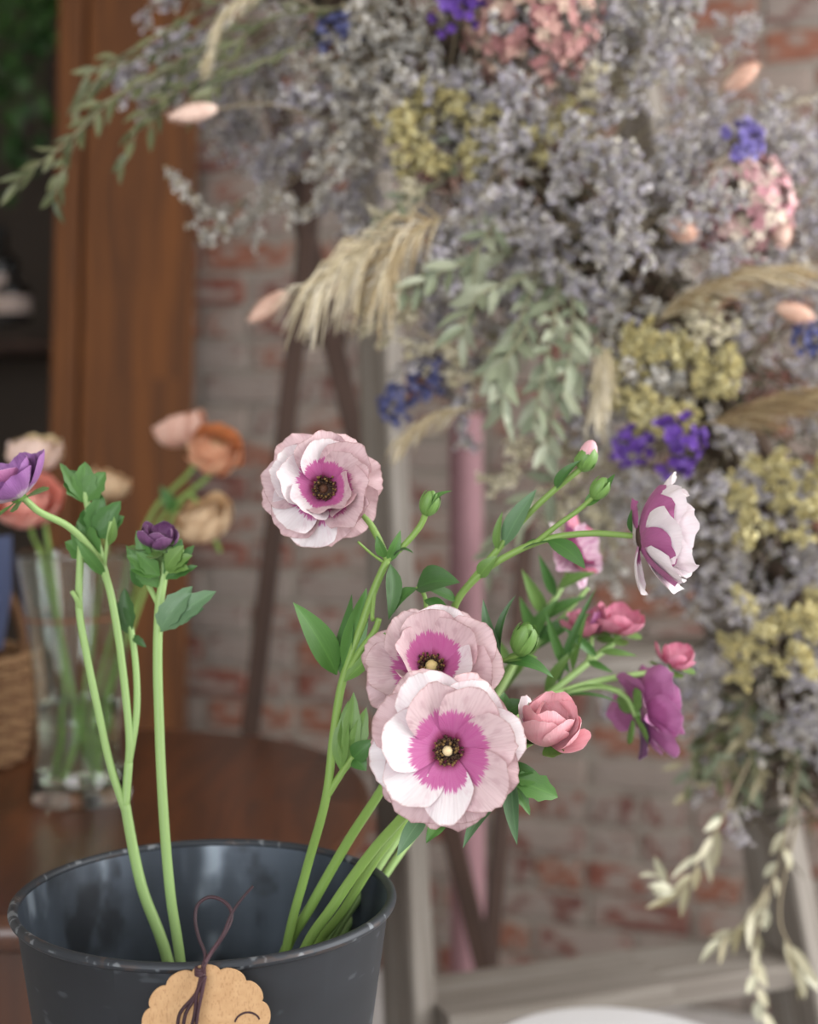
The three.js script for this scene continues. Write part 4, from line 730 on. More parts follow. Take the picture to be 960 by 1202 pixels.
// ------------------------------------------------------------------ trailing plant in the alcove
{
  const top = P(10, -150, 3.75), t = thing('trailing_plant', 'dark green trailing plant hanging in the alcove above the shelf', 'plant', V(top.x, top.y, top.z));
  part('pot', new MB().lathe([[0, -0.02], [0.05, -0.02], [0.07, 0.09], [0.076, 0.1], [0.07, 0.1], [0.048, -0.01], [0, -0.01]], top, 24), std(css(90, 70, 60), 0.8), t);
  for (const a of [0, 2.1, 4.2]) part('hanger', new MB().tube([top.clone().add(V(Math.sin(a) * 0.072, 0.1, Math.cos(a) * 0.072)), V(top.x, FH, top.z)], [0.0015, 0.0015], 4), std(css(60, 50, 44), 0.9), t);
  reseed(501);
  const lm = [leafMat(66, 112, 52), leafMat(52, 94, 44), leafMat(84, 128, 62)];
  for (const [x, y1] of [[-20, 150], [0, 200], [14, 245], [26, 120], [42, 170], [-8, 90], [56, 60], [30, 60], [66, 20]]) {
    const vine = [top.clone().add(V(0, 0.09, 0)), P(lerp(10, x, 0.7), -165, 3.7), P(x, -80, 3.68), P(x + rr(-8, 8), y1 * 0.5 - 20, 3.66), P(x + rr(-6, 6), y1, 3.68)], c = curve(vine, 8);
    part('vine', new MB().tube(c, [0.0018, 0.001], 5), G.stemDark, t);
    for (let k = 9; k < c.length; k += 2) { const b = c[k], dir = V(0, 0, 0).addScaledVector(RIGHT, rr(-1, 1)).addScaledVector(UPV, rr(-1.2, -0.2)).addScaledVector(BACK, rr(-0.2, 0.7)).normalize(); part('leaf', leafShell(new MB(), b, b.clone().addScaledVector(dir, rr(0.05, 0.085)), rr(0.035, 0.055), dirOf(rr(-0.5, 0.5), 0.6, 1), { nv: 7, prof: 0.62 }), lm[Math.floor(rnd() * 3)], t); }
  }
}
// ------------------------------------------------------------------ dried flower garland
const core = new THREE.CatmullRomCurve3([[250, -130, 1.42], [400, -20, 1.4], [520, 90, 1.38], [630, 210, 1.37], [730, 330, 1.37], [830, 470, 1.38], [905, 640, 1.4], [945, 800, 1.43], [945, 930, 1.46]].map((a) => P(...a)));
const vc = (r, g, b) => { const c = css(r, g, b); return [c.r, c.g, c.b]; };
const pickC = (list, vary = 0.14) => { const c = list[Math.floor(rnd() * list.length)], k = 1 + rr(-vary, vary); return c.map((x) => clamp(x * k)); };
const dried = std(0xffffff, 0.92, { vertexColors: true }), driedStem = std(css(138, 126, 104), 0.9), twigMat = std(css(84, 68, 56), 0.95), sageStem = std(css(134, 132, 104), 0.85);
const randDir = (spread, main = V(0, 1, 0)) => V(rr(-1, 1), rr(-1, 1), rr(-1, 1)).normalize().multiplyScalar(spread).add(main).normalize();
let garland;
{
  reseed(900);
  garland = thing('dried_flower_garland', 'dried garland of grey-lilac sea lavender and silver caspia on dark twigs', 'garland', core.getPoint(1)); const t = garland;
  for (let k = 0; k < 9; k++) {
    const pts = [], a0 = k * 0.7, R0 = rr(0.008, 0.045);
    for (let j = 0; j <= 46; j++) { const u = j / 46, p = core.getPoint(u), a = a0 + u * (k % 2 ? 9 : -7); p.addScaledVector(RIGHT, Math.cos(a) * R0).addScaledVector(UPV, Math.sin(a) * R0 * 0.7).addScaledVector(BACK, Math.sin(a) * R0); pts.push(p); }
    part('twig', new MB().tube(pts, [rr(0.004, 0.009), rr(0.003, 0.007)], 6), twigMat, t);
  }
  const moss = new MB();                                                // dry moss and leaf litter packed between the twigs
  for (let k = 0; k < 1500; k++) { const p = core.getPoint(rnd()).addScaledVector(RIGHT, rr(-0.075, 0.075)).addScaledVector(UPV, rr(-0.06, 0.06)).addScaledVector(BACK, rr(-0.07, 0.06)); moss.col = pickC([vc(70, 60, 44), vc(54, 44, 34), vc(88, 80, 58), vc(60, 62, 44)]); const d = randDir(1.2, V(0, 0, 0.01)), e = randDir(0.6, d); moss.tube([p, p.clone().addScaledVector(d, 0.02), p.clone().addScaledVector(d, 0.035).addScaledVector(e, 0.02)], [0.0022, 0.0008], 3, false); }
  part('moss', moss, dried, t, 'dry brown moss').userData.kind = 'stuff';
}
// small florets set on a branching spray; grows along +y from the origin
function sprayGeo(s, L, o) {
  reseed(s);
  const st = new MB(), fl = new MB(), { side = 10, sub = 4, per = 9, colors, size = 0.0023, spread = 0.75, sway = 0.12 } = o;
  const floret = (p, d) => { fl.col = pickC(colors, 0.16); const q = size * rr(0.65, 1.25), x = V(d.y, d.z, d.x).cross(d).normalize(), z = d.clone().cross(x), n = 5, c = fl.vert(p), rim = []; for (let k = 0; k < n; k++) { const a = k / n * 6.283; rim.push(fl.vert(p.clone().addScaledVector(d, q * 1.25 * rr(0.7, 1.2)).addScaledVector(x, Math.cos(a) * q).addScaledVector(z, Math.sin(a) * q))); } for (let k = 0; k < n; k++) fl.tri(c, rim[k], rim[(k + 1) % n]); };
  const main = [V(0, 0, 0), V(rr(-sway, sway) * L, L * 0.35, rr(-sway, sway) * L), V(rr(-1.6, 1.6) * sway * L, L * 0.7, rr(-1.6, 1.6) * sway * L), V(rr(-2, 2) * sway * L, L * 0.92, rr(-2, 2) * sway * L)], mc = new THREE.CatmullRomCurve3(main);
  st.tube(mc.getPoints(6), [0.0013, 0.0006], 4, false);
  for (let k = 0; k < side; k++) {
    const u = 0.25 + 0.75 * (k + rnd()) / side, p = mc.getPoint(u), d = randDir(spread, mc.getTangent(u)), len = L * rr(0.24, 0.42) * (1.15 - 0.5 * u), b = p.clone().addScaledVector(d, len).add(V(0, len * 0.15, 0));
    st.tube([p, p.clone().lerp(b, 0.5).add(V(0, -len * 0.04, 0)), b], [0.0007, 0.0004], 3, false);
    for (let j = 0; j < sub; j++) {
      const q = p.clone().lerp(b, 0.35 + 0.65 * (j + rnd()) / sub), e = randDir(0.8, d), l2 = len * rr(0.22, 0.46), r = q.clone().addScaledVector(e, l2);
      st.tube([q, r], [0.0004, 0.0003], 3, false);
      for (let i = 0; i < per; i++) floret(q.clone().lerp(r, 0.25 + 0.85 * i / per).add(V(rr(-1, 1), rr(-1, 1), rr(-1, 1)).multiplyScalar(0.0022)), randDir(0.9, e));
    }
  }
  return [st.geo(), fl.geo()];
}
const lilacC = [vc(195, 189, 200), vc(183, 177, 190), vc(212, 207, 210), vc(198, 195, 190), vc(178, 171, 166), vc(210, 204, 192)], greyC = [vc(208, 204, 198), vc(196, 192, 186), vc(222, 218, 212), vc(178, 172, 162), vc(170, 158, 132)], yellowC = [vc(220, 209, 156), vc(206, 192, 136), vc(230, 222, 178), vc(190, 179, 130)], creamC = [vc(208, 200, 174), vc(196, 188, 158), vc(218, 210, 188)];
const SPR = {
  lilac: [11, 12, 13, 14].map((s) => sprayGeo(s, 0.15, { colors: lilacC, side: 12, sub: 5, per: 12 })),
  grey: [21, 22, 23].map((s) => sprayGeo(s, 0.14, { colors: greyC, side: 9, sub: 4, per: 13, size: 0.0025, spread: 0.6 })),
  yellow: [31, 32, 33].map((s) => sprayGeo(s, 0.095, { colors: yellowC, side: 12, sub: 5, per: 11, size: 0.0027, spread: 0.7 })),
  cream: [41, 42].map((s) => sprayGeo(s, 0.13, { colors: creamC, side: 9, sub: 4, per: 8, size: 0.0022, spread: 0.5 })),
};
const KIND = { lilac: 'sea_lavender_spray', grey: 'caspia_spray', yellow: 'goldenrod_spray', cream: 'dried_grass_spray' };
const qTo = (dir, roll) => new THREE.Quaternion().setFromUnitVectors(V(0, 1, 0), dir.clone().normalize()).multiply(new THREE.Quaternion().setFromAxisAngle(V(0, 1, 0), roll));
// a spray is a part of what it is bound into (parent); one that stands clear gets a label and is a thing
function spray(kind, base, dir, scale, parent, label) {
  const list = SPR[kind], [sg, fg] = list[Math.floor(rnd() * list.length)];
  let t;
  if (label) t = thing(KIND[kind], label, 'dried flower', base); else { t = new THREE.Group(); t.name = KIND[kind]; t.base = V(0, 0, 0); t.position.copy(base).sub(parent.base); parent.add(t); }
  t.quaternion.copy(qTo(dir, rr(0, 6.28))); t.scale.setScalar(scale);
  piece('stem', sg, driedStem, t); piece('florets', fg, dried, t).userData.kind = 'stuff';
  return t;
}
// sprays given by the photo pixel of their root and their tip
const sprayAt = (kind, a, b, label, parent = garland) => { const p = P(...a), q = P(...b), L = { lilac: 0.15, grey: 0.14, yellow: 0.095, cream: 0.13 }[kind]; return spray(kind, p, q.clone().sub(p), q.distanceTo(p) / L, parent, label); };
reseed(1200);
// body of the garland: sprays springing from the twig core towards the room
const zone = (u, right) => (u < 0.3 ? (rnd() < 0.62 ? 'grey' : 'lilac') : u < 0.62 ? (rnd() < 0.74 ? 'lilac' : rnd() < 0.5 ? 'grey' : 'cream') : rnd() < 0.68 ? 'lilac' : rnd() < 0.55 ? 'grey' : 'cream');
for (let k = 0; k < 128; k++) {
  const u = (k + rnd()) / 128, p = core.getPoint(u * 0.97), tan = core.getTangent(u * 0.97), out = tan.clone().cross(BACK).normalize();
  const a = rr(-1.75, 1.75), dir = BACK.clone().multiplyScalar(Math.cos(a)).addScaledVector(out, Math.sin(a)).addScaledVector(tan, rr(-0.45, 0.45)).addScaledVector(V(0, 1, 0), rr(-0.2, 0.25)).normalize();
  const side = a < 0 ? 1 : 0;
  const shrink = u > 0.72 ? 0.86 : 1;
  spray(zone(u, side), p.addScaledVector(dir, 0.03), dir, rr(0.85, 1.25) * shrink * (Math.cos(a) > 0.6 ? 0.85 : 1), garland);
}
// silver-white sprigs that stand clear of the garland
sprayAt('grey', [345, 205, 1.34], [212, 250, 1.3], 'small silver-white sprig standing clear against the bricks below the bunny tail');
sprayAt('grey', [372, 190, 1.34], [300, 268, 1.3]); sprayAt('grey', [400, 170, 1.3], [352, 262, 1.28]);
for (const [a, b] of [[[470, 160, 1.3], [385, 60, 1.26]], [[480, 190, 1.28], [395, 140, 1.22]], [[470, 210, 1.28], [400, 190, 1.22]], [[500, 120, 1.3], [478, 10, 1.25]], [[430, 80, 1.32], [330, 40, 1.3]], [[520, 130, 1.28], [560, 60, 1.24]], [[470, 180, 1.25], [440, 110, 1.2]]]) sprayAt('grey', a, b);
for (const [a, b] of [[[700, 200, 1.3], [790, 30, 1.26]], [[720, 220, 1.3], [840, 110, 1.26]], [[690, 190, 1.28], [700, 60, 1.24]], [[660, 210, 1.26], [640, 110, 1.2]], [[760, 260, 1.3], [905, 170, 1.3]], [[720, 260, 1.25], [760, 150, 1.18]], [[680, 280, 1.25], [600, 190, 1.18]], [[690, 300, 1.25], [640, 250, 1.17]], [[840, 120, 1.3], [880, 20, 1.3]], [[760, 330, 1.25], [700, 290, 1.17]], [[800, 420, 1.28], [930, 320, 1.26]], [[850, 600, 1.28], [770, 580, 1.22]], [[880, 640, 1.28], [800, 660, 1.22]], [[900, 660, 1.28], [930, 560, 1.22]], [[900, 700, 1.3], [840, 740, 1.24]], [[930, 720, 1.3], [960, 640, 1.24]], [[920, 800, 1.32], [950, 720, 1.26]], [[720, 230, 1.3], [690, 150, 1.2]], [[740, 240, 1.3], [740, 170, 1.18]], [[740, 230, 1.3], [800, 190, 1.2]], [[700, 250, 1.28], [740, 240, 1.15]], [[780, 300, 1.3], [830, 300, 1.18]], [[760, 290, 1.3], [720, 215, 1.17]], [[820, 330, 1.3], [870, 300, 1.2]], [[560, 140, 1.3], [600, 130, 1.19]], [[580, 180, 1.3], [560, 220, 1.18]], [[840, 540, 1.28], [830, 580, 1.19]], [[930, 460, 1.3], [955, 430, 1.2]]]) sprayAt('lilac', a, b);
for (const [a, b] of [[[560, 330, 1.28], [450, 400, 1.22]], [[580, 340, 1.28], [500, 410, 1.2]], [[600, 380, 1.28], [550, 440, 1.2]], [[700, 510, 1.3], [640, 610, 1.24]], [[700, 520, 1.3], [670, 630, 1.24]], [[690, 480, 1.28], [600, 560, 1.22]], [[720, 540, 1.3], [720, 640, 1.26]], [[640, 120, 1.28], [690, 110, 1.2]], [[760, 380, 1.28], [860, 380, 1.18]], [[540, 200, 1.28], [480, 250, 1.2]]]) sprayAt('cream', a, b);
// goldenrod clumps
for (const [x, y, d, n, r, label] of [[512, 150, 1.24, 6, 62, 'mustard goldenrod bunch among the white caspia'], [800, 450, 1.22, 7, 78, 'large pale yellow goldenrod bunch above the deep purple statice'], [748, 478, 1.22, 3, 50, 'small goldenrod bunch between the short cream plume and the large yellow bunch'], [912, 590, 1.22, 4, 58, 'yellow goldenrod bunch below the brown wispy plume'], [905, 745, 1.24, 4, 56, 'lowest yellow goldenrod bunch near the withered leaves'], [640, 150, 1.26, 2, 40, 'sparse goldenrod bunch under the dusty pink hydrangea']]) {
  const g = thing('goldenrod_bunch', label, 'dried flower', P(x, y + 14, d + 0.045));
  for (let k = 0; k < n; k++) { const a = k / n * 6.28 + rr(0, 1); sprayAt('yellow', [x + rr(-8, 8), y + 14 + rr(-8, 8), d + 0.045], [x + Math.cos(a) * r * rr(0.7, 1), y - Math.sin(a) * r * rr(0.55, 0.85), d - rr(0, 0.03)], null, g); }
}
// ------------------------------------------------------------------ bunny tails
const tailHead = (() => { reseed(1500); const m = new MB(), L = 0.046, r = 0.0105; m.col = vc(228, 200, 186); m.blob(V(0, L * 0.5, 0), r * 0.82, L * 0.48, r * 0.82, 14, 12, null, 0.08); for (let k = 0; k < 620; k++) { const v = rnd(), a = rr(0, 6.283), b = Math.sin(Math.PI * clamp(v * 0.94 + 0.03)) * r * 0.84, p = V(Math.cos(a) * b, L * (0.02 + 0.94 * v), Math.sin(a) * b), d = V(Math.cos(a), 1.3 + v, Math.sin(a)).normalize(); m.col = pickC([vc(230, 204, 190), vc(216, 180, 164), vc(238, 216, 204)], 0.06); const q = p.clone().addScaledVector(d, rr(0.004, 0.0095)), w = 0.00034; const x = V(-Math.sin(a), 0, Math.cos(a)); m.tri(m.vert(p.clone().addScaledVector(x, w)), m.vert(p.clone().addScaledVector(x, -w)), m.vert(q)); } return m.geo(); })();
const tailMats = [dried, std(css(255, 246, 240), 0.92, { vertexColors: true }), std(css(255, 244, 236), 0.92, { vertexColors: true })];
function bunnyTail(label, a, b, stem, mk = 0) {                            // a: base pixel of the head, b: its tip
  const p = P(...a), q = P(...b), t = thing('bunny_tail_grass', label, 'dried grass', stem.length ? P(...stem[0]) : p);
  if (stem.length) part('stem', new MB().tube(curve([...stem.map((s) => P(...s)), p.clone().lerp(q, 0.1)], 6), [0.0011, 0.0009], 5), driedStem, t);
  const h = piece('seed_head', tailHead, tailMats[mk], t); h.position.copy(p).sub(t.base); h.quaternion.copy(qTo(q.clone().sub(p), 0.4)); h.scale.set(0.86, q.distanceTo(p) / 0.05, 0.86);
}
bunnyTail('pale bunny tail grass head pointing left past the timber post', [256, 127, 1.22], [197, 138, 1.2], [[470, 165, 1.3], [380, 140, 1.25], [315, 122, 1.23]]);
bunnyTail('blush bunny tail grass head hanging in front of the easel', [338, 342, 1.2], [291, 378, 1.18], [[500, 260, 1.3], [420, 305, 1.24], [366, 330, 1.21]], 1);
bunnyTail('peach bunny tail grass head rising against the bricks at the garland top', [850, 106, 1.24], [893, 74, 1.22], [[720, 240, 1.34], [800, 170, 1.28], [830, 125, 1.25]], 2);
bunnyTail('peach bunny tail grass head seen end on below the rose hydrangea', [782, 262, 1.2], [817, 277, 1.16], [[740, 320, 1.32], [762, 280, 1.24]], 2);
bunnyTail('peach bunny tail grass head beside the small blue statice', [910, 360, 1.2], [958, 374, 1.19], [[800, 420, 1.32], [870, 370, 1.24]], 2);
bunnyTail('grey bunny tail grass head peeping above the rose hydrangea', [912, 250, 1.24], [922, 292, 1.22], [[820, 300, 1.32], [880, 250, 1.27]]);
// ------------------------------------------------------------------ statice: papery cups
const statice = (s, list, n, R0) => { reseed(s); const m = new MB(), st = new MB(); for (let k = 0; k < n; k++) { const dir = randDir(0.9, V(0, 0.9, 0)), p = dir.clone().multiplyScalar(R0 * rr(0.6, 1)), c = p.clone(); st.tube([V(0, -0.01, 0), c], [0.0007, 0.0005], 3, false); m.col = pickC(list, 0.2); const x = V(dir.y, dir.z, dir.x).cross(dir).normalize(), z = dir.clone().cross(x), q = rr(0.0036, 0.0052), a0 = m.vert(c), rim = []; for (let i = 0; i < 10; i++) { const a = i / 10 * 6.283; rim.push(m.vert(c.clone().addScaledVector(dir, 0.0055 + (i % 2) * 0.0016).addScaledVector(x, Math.cos(a) * q).addScaledVector(z, Math.sin(a) * q))); } for (let i = 0; i < 10; i++) m.tri(a0, rim[i], rim[(i + 1) % 10]); } return [st.geo(), m.geo()]; };
const STA = { purple: [1, 2].map((s) => statice(1600 + s, [vc(106, 70, 156), vc(90, 56, 136), vc(126, 92, 178)], 42, 0.021)), violet: [statice(1610, [vc(148, 136, 198), vc(132, 118, 184), vc(164, 154, 208)], 36, 0.018)], blue: [statice(1620, [vc(104, 108, 156), vc(88, 92, 136), vc(130, 132, 176)], 32, 0.018)] };
function staticeAt(label, kind, x, y, d, dir, sc = 1, k = 0) {
  const t = thing('statice_sprig', label, 'dried flower', P(x, y, d)); t.quaternion.copy(qTo(dirOf(...dir), 0.7 * x)); t.scale.setScalar(sc);
  const [sg, fg] = STA[kind][k % STA[kind].length]; piece('flower_cluster', fg, dried, t).userData.kind = 'stuff'; piece('side_stems', sg, driedStem, t).userData.kind = 'stuff';
  const p = new MB().tube([V(0, -0.11, 0), V(0.004, -0.05, 0.002), V(0, -0.008, 0)], [0.0012, 0.001], 5); piece('stem', p.geo(), driedStem, t);
}
staticeAt('deep purple statice sprig between the white caspia and the pink hydrangea', 'purple', 536, 22, 1.19, [0, 0.5, 1]);
staticeAt('pale violet statice sprig above the rose hydrangea', 'violet', 866, 170, 1.19, [0.5, 0.4, 1], 0.95);
staticeAt('deep purple statice sprig under the large goldenrod clump', 'purple', 790, 522, 1.19, [0.1, -0.1, 1], 1.12, 1);
staticeAt('smaller deep purple statice sprig tucked left of another', 'purple', 742, 526, 1.21, [-0.4, 0, 1], 0.8);
staticeAt('blue statice sprig among the leaves at the garland top', 'blue', 398, 42, 1.28, [-0.3, 0.3, 1], 1);
staticeAt('dark blue statice sprig hanging inside the garland curve', 'blue', 506, 440, 1.34, [-0.5, -0.2, 1], 1.05);
staticeAt('faded blue statice sprig lowest inside the garland curve', 'blue', 470, 474, 1.36, [-0.7, -0.3, 1], 0.95);
staticeAt('small blue statice sprig beside the peach bunny tail', 'blue', 946, 398, 1.22, [0.3, 0, 1], 0.8);
// ------------------------------------------------------------------ hydrangea heads
function hydrangea(label, x, y, d, R0, list, s) {
  reseed(s); const m = new MB(), c = P(x, y, d), t = thing('dried_hydrangea', label, 'dried flower', c.clone().addScaledVector(BACK, -R0 * 0.5)), st = new MB();
  for (let k = 0; k < 300; k++) {
    const dir = randDir(1.25, BACK.clone().multiplyScalar(0.55)), p = dir.clone().multiplyScalar(R0 * rr(0.78, 1.04)).add(c), X = V(dir.y, dir.z, dir.x).cross(dir).normalize(), Z = dir.clone().cross(X), q = rr(0.0048, 0.007), a0 = rr(0, 6.28);
    st.tube([c.clone().addScaledVector(BACK, -R0 * 0.4), p], [0.0006, 0.0004], 3, false);
    m.col = pickC(list, 0.16);
    for (let i = 0; i < 4; i++) { const a = a0 + i * 1.5708, u = X.clone().multiplyScalar(Math.cos(a)).addScaledVector(Z, Math.sin(a)), w = X.clone().multiplyScalar(-Math.sin(a)).addScaledVector(Z, Math.cos(a)), o = m.vert(p), e1 = m.vert(p.clone().addScaledVector(u, q * 0.62).addScaledVector(w, q * 0.5).addScaledVector(dir, rr(0, 0.003))), e2 = m.vert(p.clone().addScaledVector(u, q * 1.05).addScaledVector(dir, rr(0.0005, 0.0045))), e3 = m.vert(p.clone().addScaledVector(u, q * 0.62).addScaledVector(w, -q * 0.5).addScaledVector(dir, rr(0, 0.003))); m.tri(o, e1, e2); m.tri(o, e2, e3); }
  }
  part('florets', m, dried, t).userData.kind = 'stuff'; part('stalks', st, driedStem, t).userData.kind = 'stuff';
}
hydrangea('large dusty pink dried hydrangea head at the top of the garland', 624, 28, 1.22, 0.058, [vc(178, 132, 128), vc(162, 112, 112), vc(192, 152, 142), vc(206, 180, 162)], 1700);
hydrangea('rose and cream dried hydrangea head on the outer side of the garland', 868, 244, 1.25, 0.046, [vc(208, 158, 164), vc(196, 140, 150), vc(220, 190, 186), vc(216, 202, 186)], 1710);
// ------------------------------------------------------------------ feathery plumes
function plume(label, pts, n, len, list, droopDir, s, o = {}) {
  reseed(s); const c = new THREE.CatmullRomCurve3(pts.map((a) => P(...a))), t = thing('grass_plume', label, 'dried grass', c.getPoint(0)), m = new MB();
  part('stem', new MB().tube(c.getPoints(16), [0.0016, 0.0007], 5), driedStem, t);
  for (let k = 0; k < n; k++) {
    const u = lerp(o.from ?? 0.3, 1, rnd()), p = c.getPoint(u), tan = c.getTangent(u), d = randDir(o.spread ?? 0.5, tan), l = len * rr(0.55, 1.1) * (1 - 0.35 * u);
    m.col = pickC(list, 0.1); const e = p.clone().addScaledVector(d, l * 0.55), f = p.clone().addScaledVector(d, l * 0.9).addScaledVector(droopDir, l * 0.4);
    m.tube([p, e, f], [o.w ?? 0.0008, 0.00025], 3, false);
  }
  part('feathers', m, dried, t).userData.kind = 'stuff';
}
const creamP = [vc(216, 204, 176), vc(200, 186, 154), vc(226, 216, 194)], tanP = [vc(176, 154, 116), vc(156, 132, 96), vc(192, 172, 134)], down = V(0, -1, 0);
plume('cream feathery grass plume sweeping down to the left', [[560, 262, 1.26], [480, 268, 1.2], [420, 300, 1.17], [372, 338, 1.15]], 130, 0.075, creamP, down, 1801, { spread: 0.55, w: 0.0013 });
plume('tan feathery grass plume beside the sweeping cream one', [[580, 262, 1.26], [510, 258, 1.2], [470, 285, 1.18], [448, 330, 1.17]], 140, 0.068, [...creamP, ...tanP], down, 1802, { spread: 0.6, w: 0.0012 });
plume('short cream plume hanging above the purple statice', [[690, 380, 1.24], [702, 405, 1.2], [706, 430, 1.18], [702, 470, 1.18]], 200, 0.042, creamP, down, 1803, { spread: 0.4 });
plume('brown wispy grass plume reaching right below the goldenrod', [[790, 505, 1.24], [840, 495, 1.2], [900, 478, 1.18], [975, 462, 1.17]], 300, 0.05, [...tanP, vc(128, 104, 76)], dirOf(0.6, -0.2, 0), 1804, { spread: 0.4 });
plume('straw grass plume arching over the garland middle', [[720, 420, 1.26], [780, 372, 1.21], [850, 332, 1.19], [925, 318, 1.19]], 260, 0.05, [...creamP, ...tanP], dirOf(0.5, -0.4, 0), 1805, { spread: 0.4 });
plume('pale grass plume bending over the blue statice at the top', [[470, 90, 1.3], [330, -10, 1.26], [268, 14, 1.24], [246, 62, 1.23]], 130, 0.035, [...creamP, vc(180, 166, 130)], down, 1806, { spread: 0.3 });
plume('thin straw grass blade tip reaching over the outer bricks', [[850, 180, 1.3], [890, 145, 1.28], [930, 122, 1.27], [985, 106, 1.27]], 26, 0.02, creamP, down, 1807, { spread: 0.2 });
plume('limp tan grass plume along the inner edge of the leafy cluster', [[600, 470, 1.26], [550, 478, 1.23], [510, 490, 1.22], [470, 518, 1.21]], 110, 0.035, [...tanP, ...creamP], down, 1808, { spread: 0.35 });
// ------------------------------------------------------------------ leafy branches, every leaf its own piece
const sage = [[190, 191, 175], [171, 176, 156], [203, 203, 189], [152, 158, 139]].map((c) => leafMat(...c, 0.15)), olive = [[116, 118, 84], [98, 102, 70], [138, 138, 104]].map((c) => leafMat(...c, 0.15)), straw = [[230, 216, 198], [210, 196, 174], [240, 230, 216], [190, 174, 148]].map((c) => leafMat(...c, 0.15));
function branch(name, label, pts, n, len, wid, mats, s, o = {}) {
  reseed(s); const c = new THREE.CatmullRomCurve3(pts.map((a) => P(...a))), t = thing(name, label, 'dried branch', c.getPoint(0));
  part('stem', new MB().tube(c.getPoints(18), [o.r ?? 0.0016, 0.0007], 5), o.stemMat ?? sageStem, t);
  for (let k = 0; k < n; k++) {
    const u = lerp(o.from ?? 0.15, 1, (k + 0.5) / n), p = c.getPoint(u), tan = c.getTangent(u), side = RIGHT.clone().multiplyScalar(k % 2 ? 1 : -1).addScaledVector(tan, -RIGHT.dot(tan) * (k % 2 ? 1 : -1)).normalize().applyAxisAngle(tan, rr(-0.9, 0.9));
    const dir = tan.clone().multiplyScalar(rr(0.5, 1)).addScaledVector(side, rr(0.3, 1) * (o.spread ?? 1)).addScaledVector(BACK, rr(-0.4, 0.6)).addScaledVector(down, rr(0, o.hang ?? 0.5)).normalize(), l = len * rr(0.7, 1.2);
    part('leaf', leafShell(new MB(), p, p.clone().addScaledVector(dir, l), wid * rr(0.75, 1.15), dirOf(rr(-0.7, 0.7), rr(-0.1, 0.8), 1), { nv: 6, fold: rr(0.1, 0.6), droop: rr(-0.12, 0.12), prof: 0.5 }), mats[Math.floor(rnd() * mats.length)], t);
  }
}
const SB = (pts, n, s, o = {}) => branch('sage_leaf_branch', o.label ?? 'silver-green olive leaf branch in the middle of the garland', pts, n, 0.03, 0.0105, sage, s, o);
[[[[640, 300, 1.28], [620, 350, 1.2], [600, 400, 1.17], [575, 450, 1.16]], 16], [[[660, 300, 1.28], [650, 370, 1.19], [640, 430, 1.16], [625, 500, 1.15]], 18], [[[620, 290, 1.28], [570, 300, 1.2], [520, 320, 1.18], [470, 345, 1.18]], 14], [[[640, 320, 1.28], [600, 330, 1.18], [560, 350, 1.16], [540, 395, 1.16]], 14], [[[670, 310, 1.28], [672, 370, 1.2], [668, 420, 1.17], [660, 460, 1.16]], 14], [[[640, 330, 1.26], [610, 400, 1.16], [590, 430, 1.14], [590, 490, 1.14]], 14], [[[660, 350, 1.27], [690, 400, 1.2], [650, 480, 1.16], [640, 535, 1.16]], 14], [[[600, 240, 1.3], [575, 270, 1.2], [560, 300, 1.18], [555, 340, 1.17]], 10]].forEach(([p, n], k) => { SB(p, n, 1900 + k); scene.children.at(-1).userData.group = 'olive leaf branches hanging in the garland'; });
SB([[700, 500, 1.3], [650, 570, 1.24], [600, 610, 1.24], [570, 660, 1.25]], 14, 1920, { label: 'thin grey leaf branch hanging beside the pink paper roll' });
SB([[560, 80, 1.32], [520, 210, 1.24], [470, 235, 1.22], [445, 275, 1.21]], 9, 1921, { label: 'grey-green leaf branch behind the cream grass plume' });
const OB = (label, pts, n, s, o = {}) => branch('olive_leaf_branch', label, pts, n, 0.026, 0.0075, olive, s, { hang: 0.15, spread: 0.6, ...o });
OB('green olive branch arching left across the timber post', [[330, -20, 1.34], [230, 60, 1.26], [140, 110, 1.22], [80, 165, 1.2], [18, 215, 1.19]], 22, 1930);
OB('lower green olive branch hanging over the timber post edge', [[300, 20, 1.34], [190, 90, 1.25], [110, 130, 1.22], [78, 190, 1.2], [62, 235, 1.2]], 18, 1931);
OB('short green olive branch hanging down before the timber post', [[330, 40, 1.33], [240, 90, 1.25], [175, 130, 1.23], [142, 198, 1.22]], 14, 1932);
OB('green olive branch reaching left near the top of the post', [[340, -40, 1.34], [240, 10, 1.27], [170, 50, 1.25], [100, 90, 1.24]], 16, 1933);
OB('thin green olive sprig drooping beside the bunny tail', [[310, 30, 1.33], [240, 70, 1.26], [196, 110, 1.24], [176, 150, 1.23]], 12, 1936);
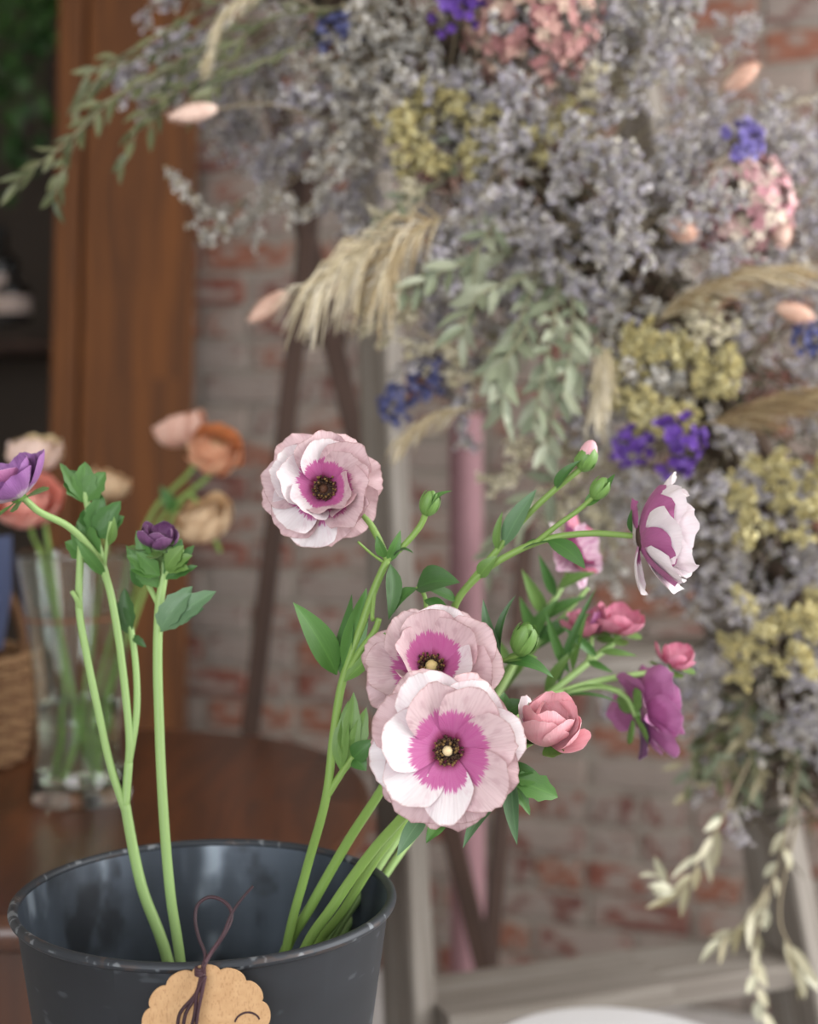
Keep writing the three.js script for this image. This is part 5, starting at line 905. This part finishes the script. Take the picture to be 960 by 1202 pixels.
OB('dark olive sprig crossing the post just under the arching branch', [[280, 0, 1.34], [190, 60, 1.27], [130, 80, 1.25], [88, 128, 1.24]], 14, 1937);
OB('dull green olive branch among the white caspia', [[420, 30, 1.32], [340, 60, 1.25], [270, 90, 1.23], [230, 130, 1.22]], 14, 1934);
OB('dull green olive branch above the white caspia', [[460, 10, 1.32], [390, 10, 1.26], [320, 20, 1.24], [262, 60, 1.23]], 14, 1935);
const HB = (label, pts, n, s, o = {}) => branch('dried_leaf_branch', label, pts, n, o.len ?? 0.034, o.wid ?? 0.0085, straw, s, { hang: 0.5, spread: 0.7, stemMat: driedStem, ...o });
HB('straw-coloured dried leaf branch hanging clear before the bricks', [[880, 890, 1.3], [850, 955, 1.26], [825, 1000, 1.25], [800, 1045, 1.24], [772, 1028, 1.23]], 13, 1940, { from: 0.25 });
HB('long dried leaf tendril trailing over the ladder tread', [[935, 900, 1.32], [922, 985, 1.28], [902, 1050, 1.27], [886, 1110, 1.26], [890, 1170, 1.26], [905, 1215, 1.26]], 16, 1941, { from: 0.15, spread: 0.8, len: 0.026, wid: 0.01 });
HB('side tendril of dried leaves pointing down left over the tread', [[900, 1040, 1.27], [884, 1070, 1.26], [865, 1090, 1.26], [842, 1106, 1.25]], 7, 1942, { spread: 0.4 });
HB('short dried leaf tendril beside the ladder stile', [[935, 960, 1.32], [915, 1080, 1.3], [932, 1120, 1.29], [942, 1145, 1.29]], 7, 1943, { from: 0.45, spread: 0.4 });
// dry brown stems and leaves at the lower end of the garland
for (let k = 0; k < 16; k++) { reseed(2000 + k); const x = rr(830, 960), y = rr(800, 880); branch('withered_branch', 'withered brown leaf branch at the lower end of the garland', [[x, y, 1.4], [x + rr(-20, 20), y + 30, 1.34], [x + rr(-45, 25), y + rr(50, 90), 1.32]], 7, 0.026, 0.008, [olive[1], straw[3], sage[3], olive[0]], 2000 + k, { stemMat: driedStem, hang: 0.4 }); scene.children.at(-1).userData.group = 'withered branches at the lower end'; }
sprayAt('lilac', [842, 900, 1.3], [862, 985, 1.28], 'pale lilac floret sprig hanging beside the dried leaf branch');
renderer.render(scene, camera);
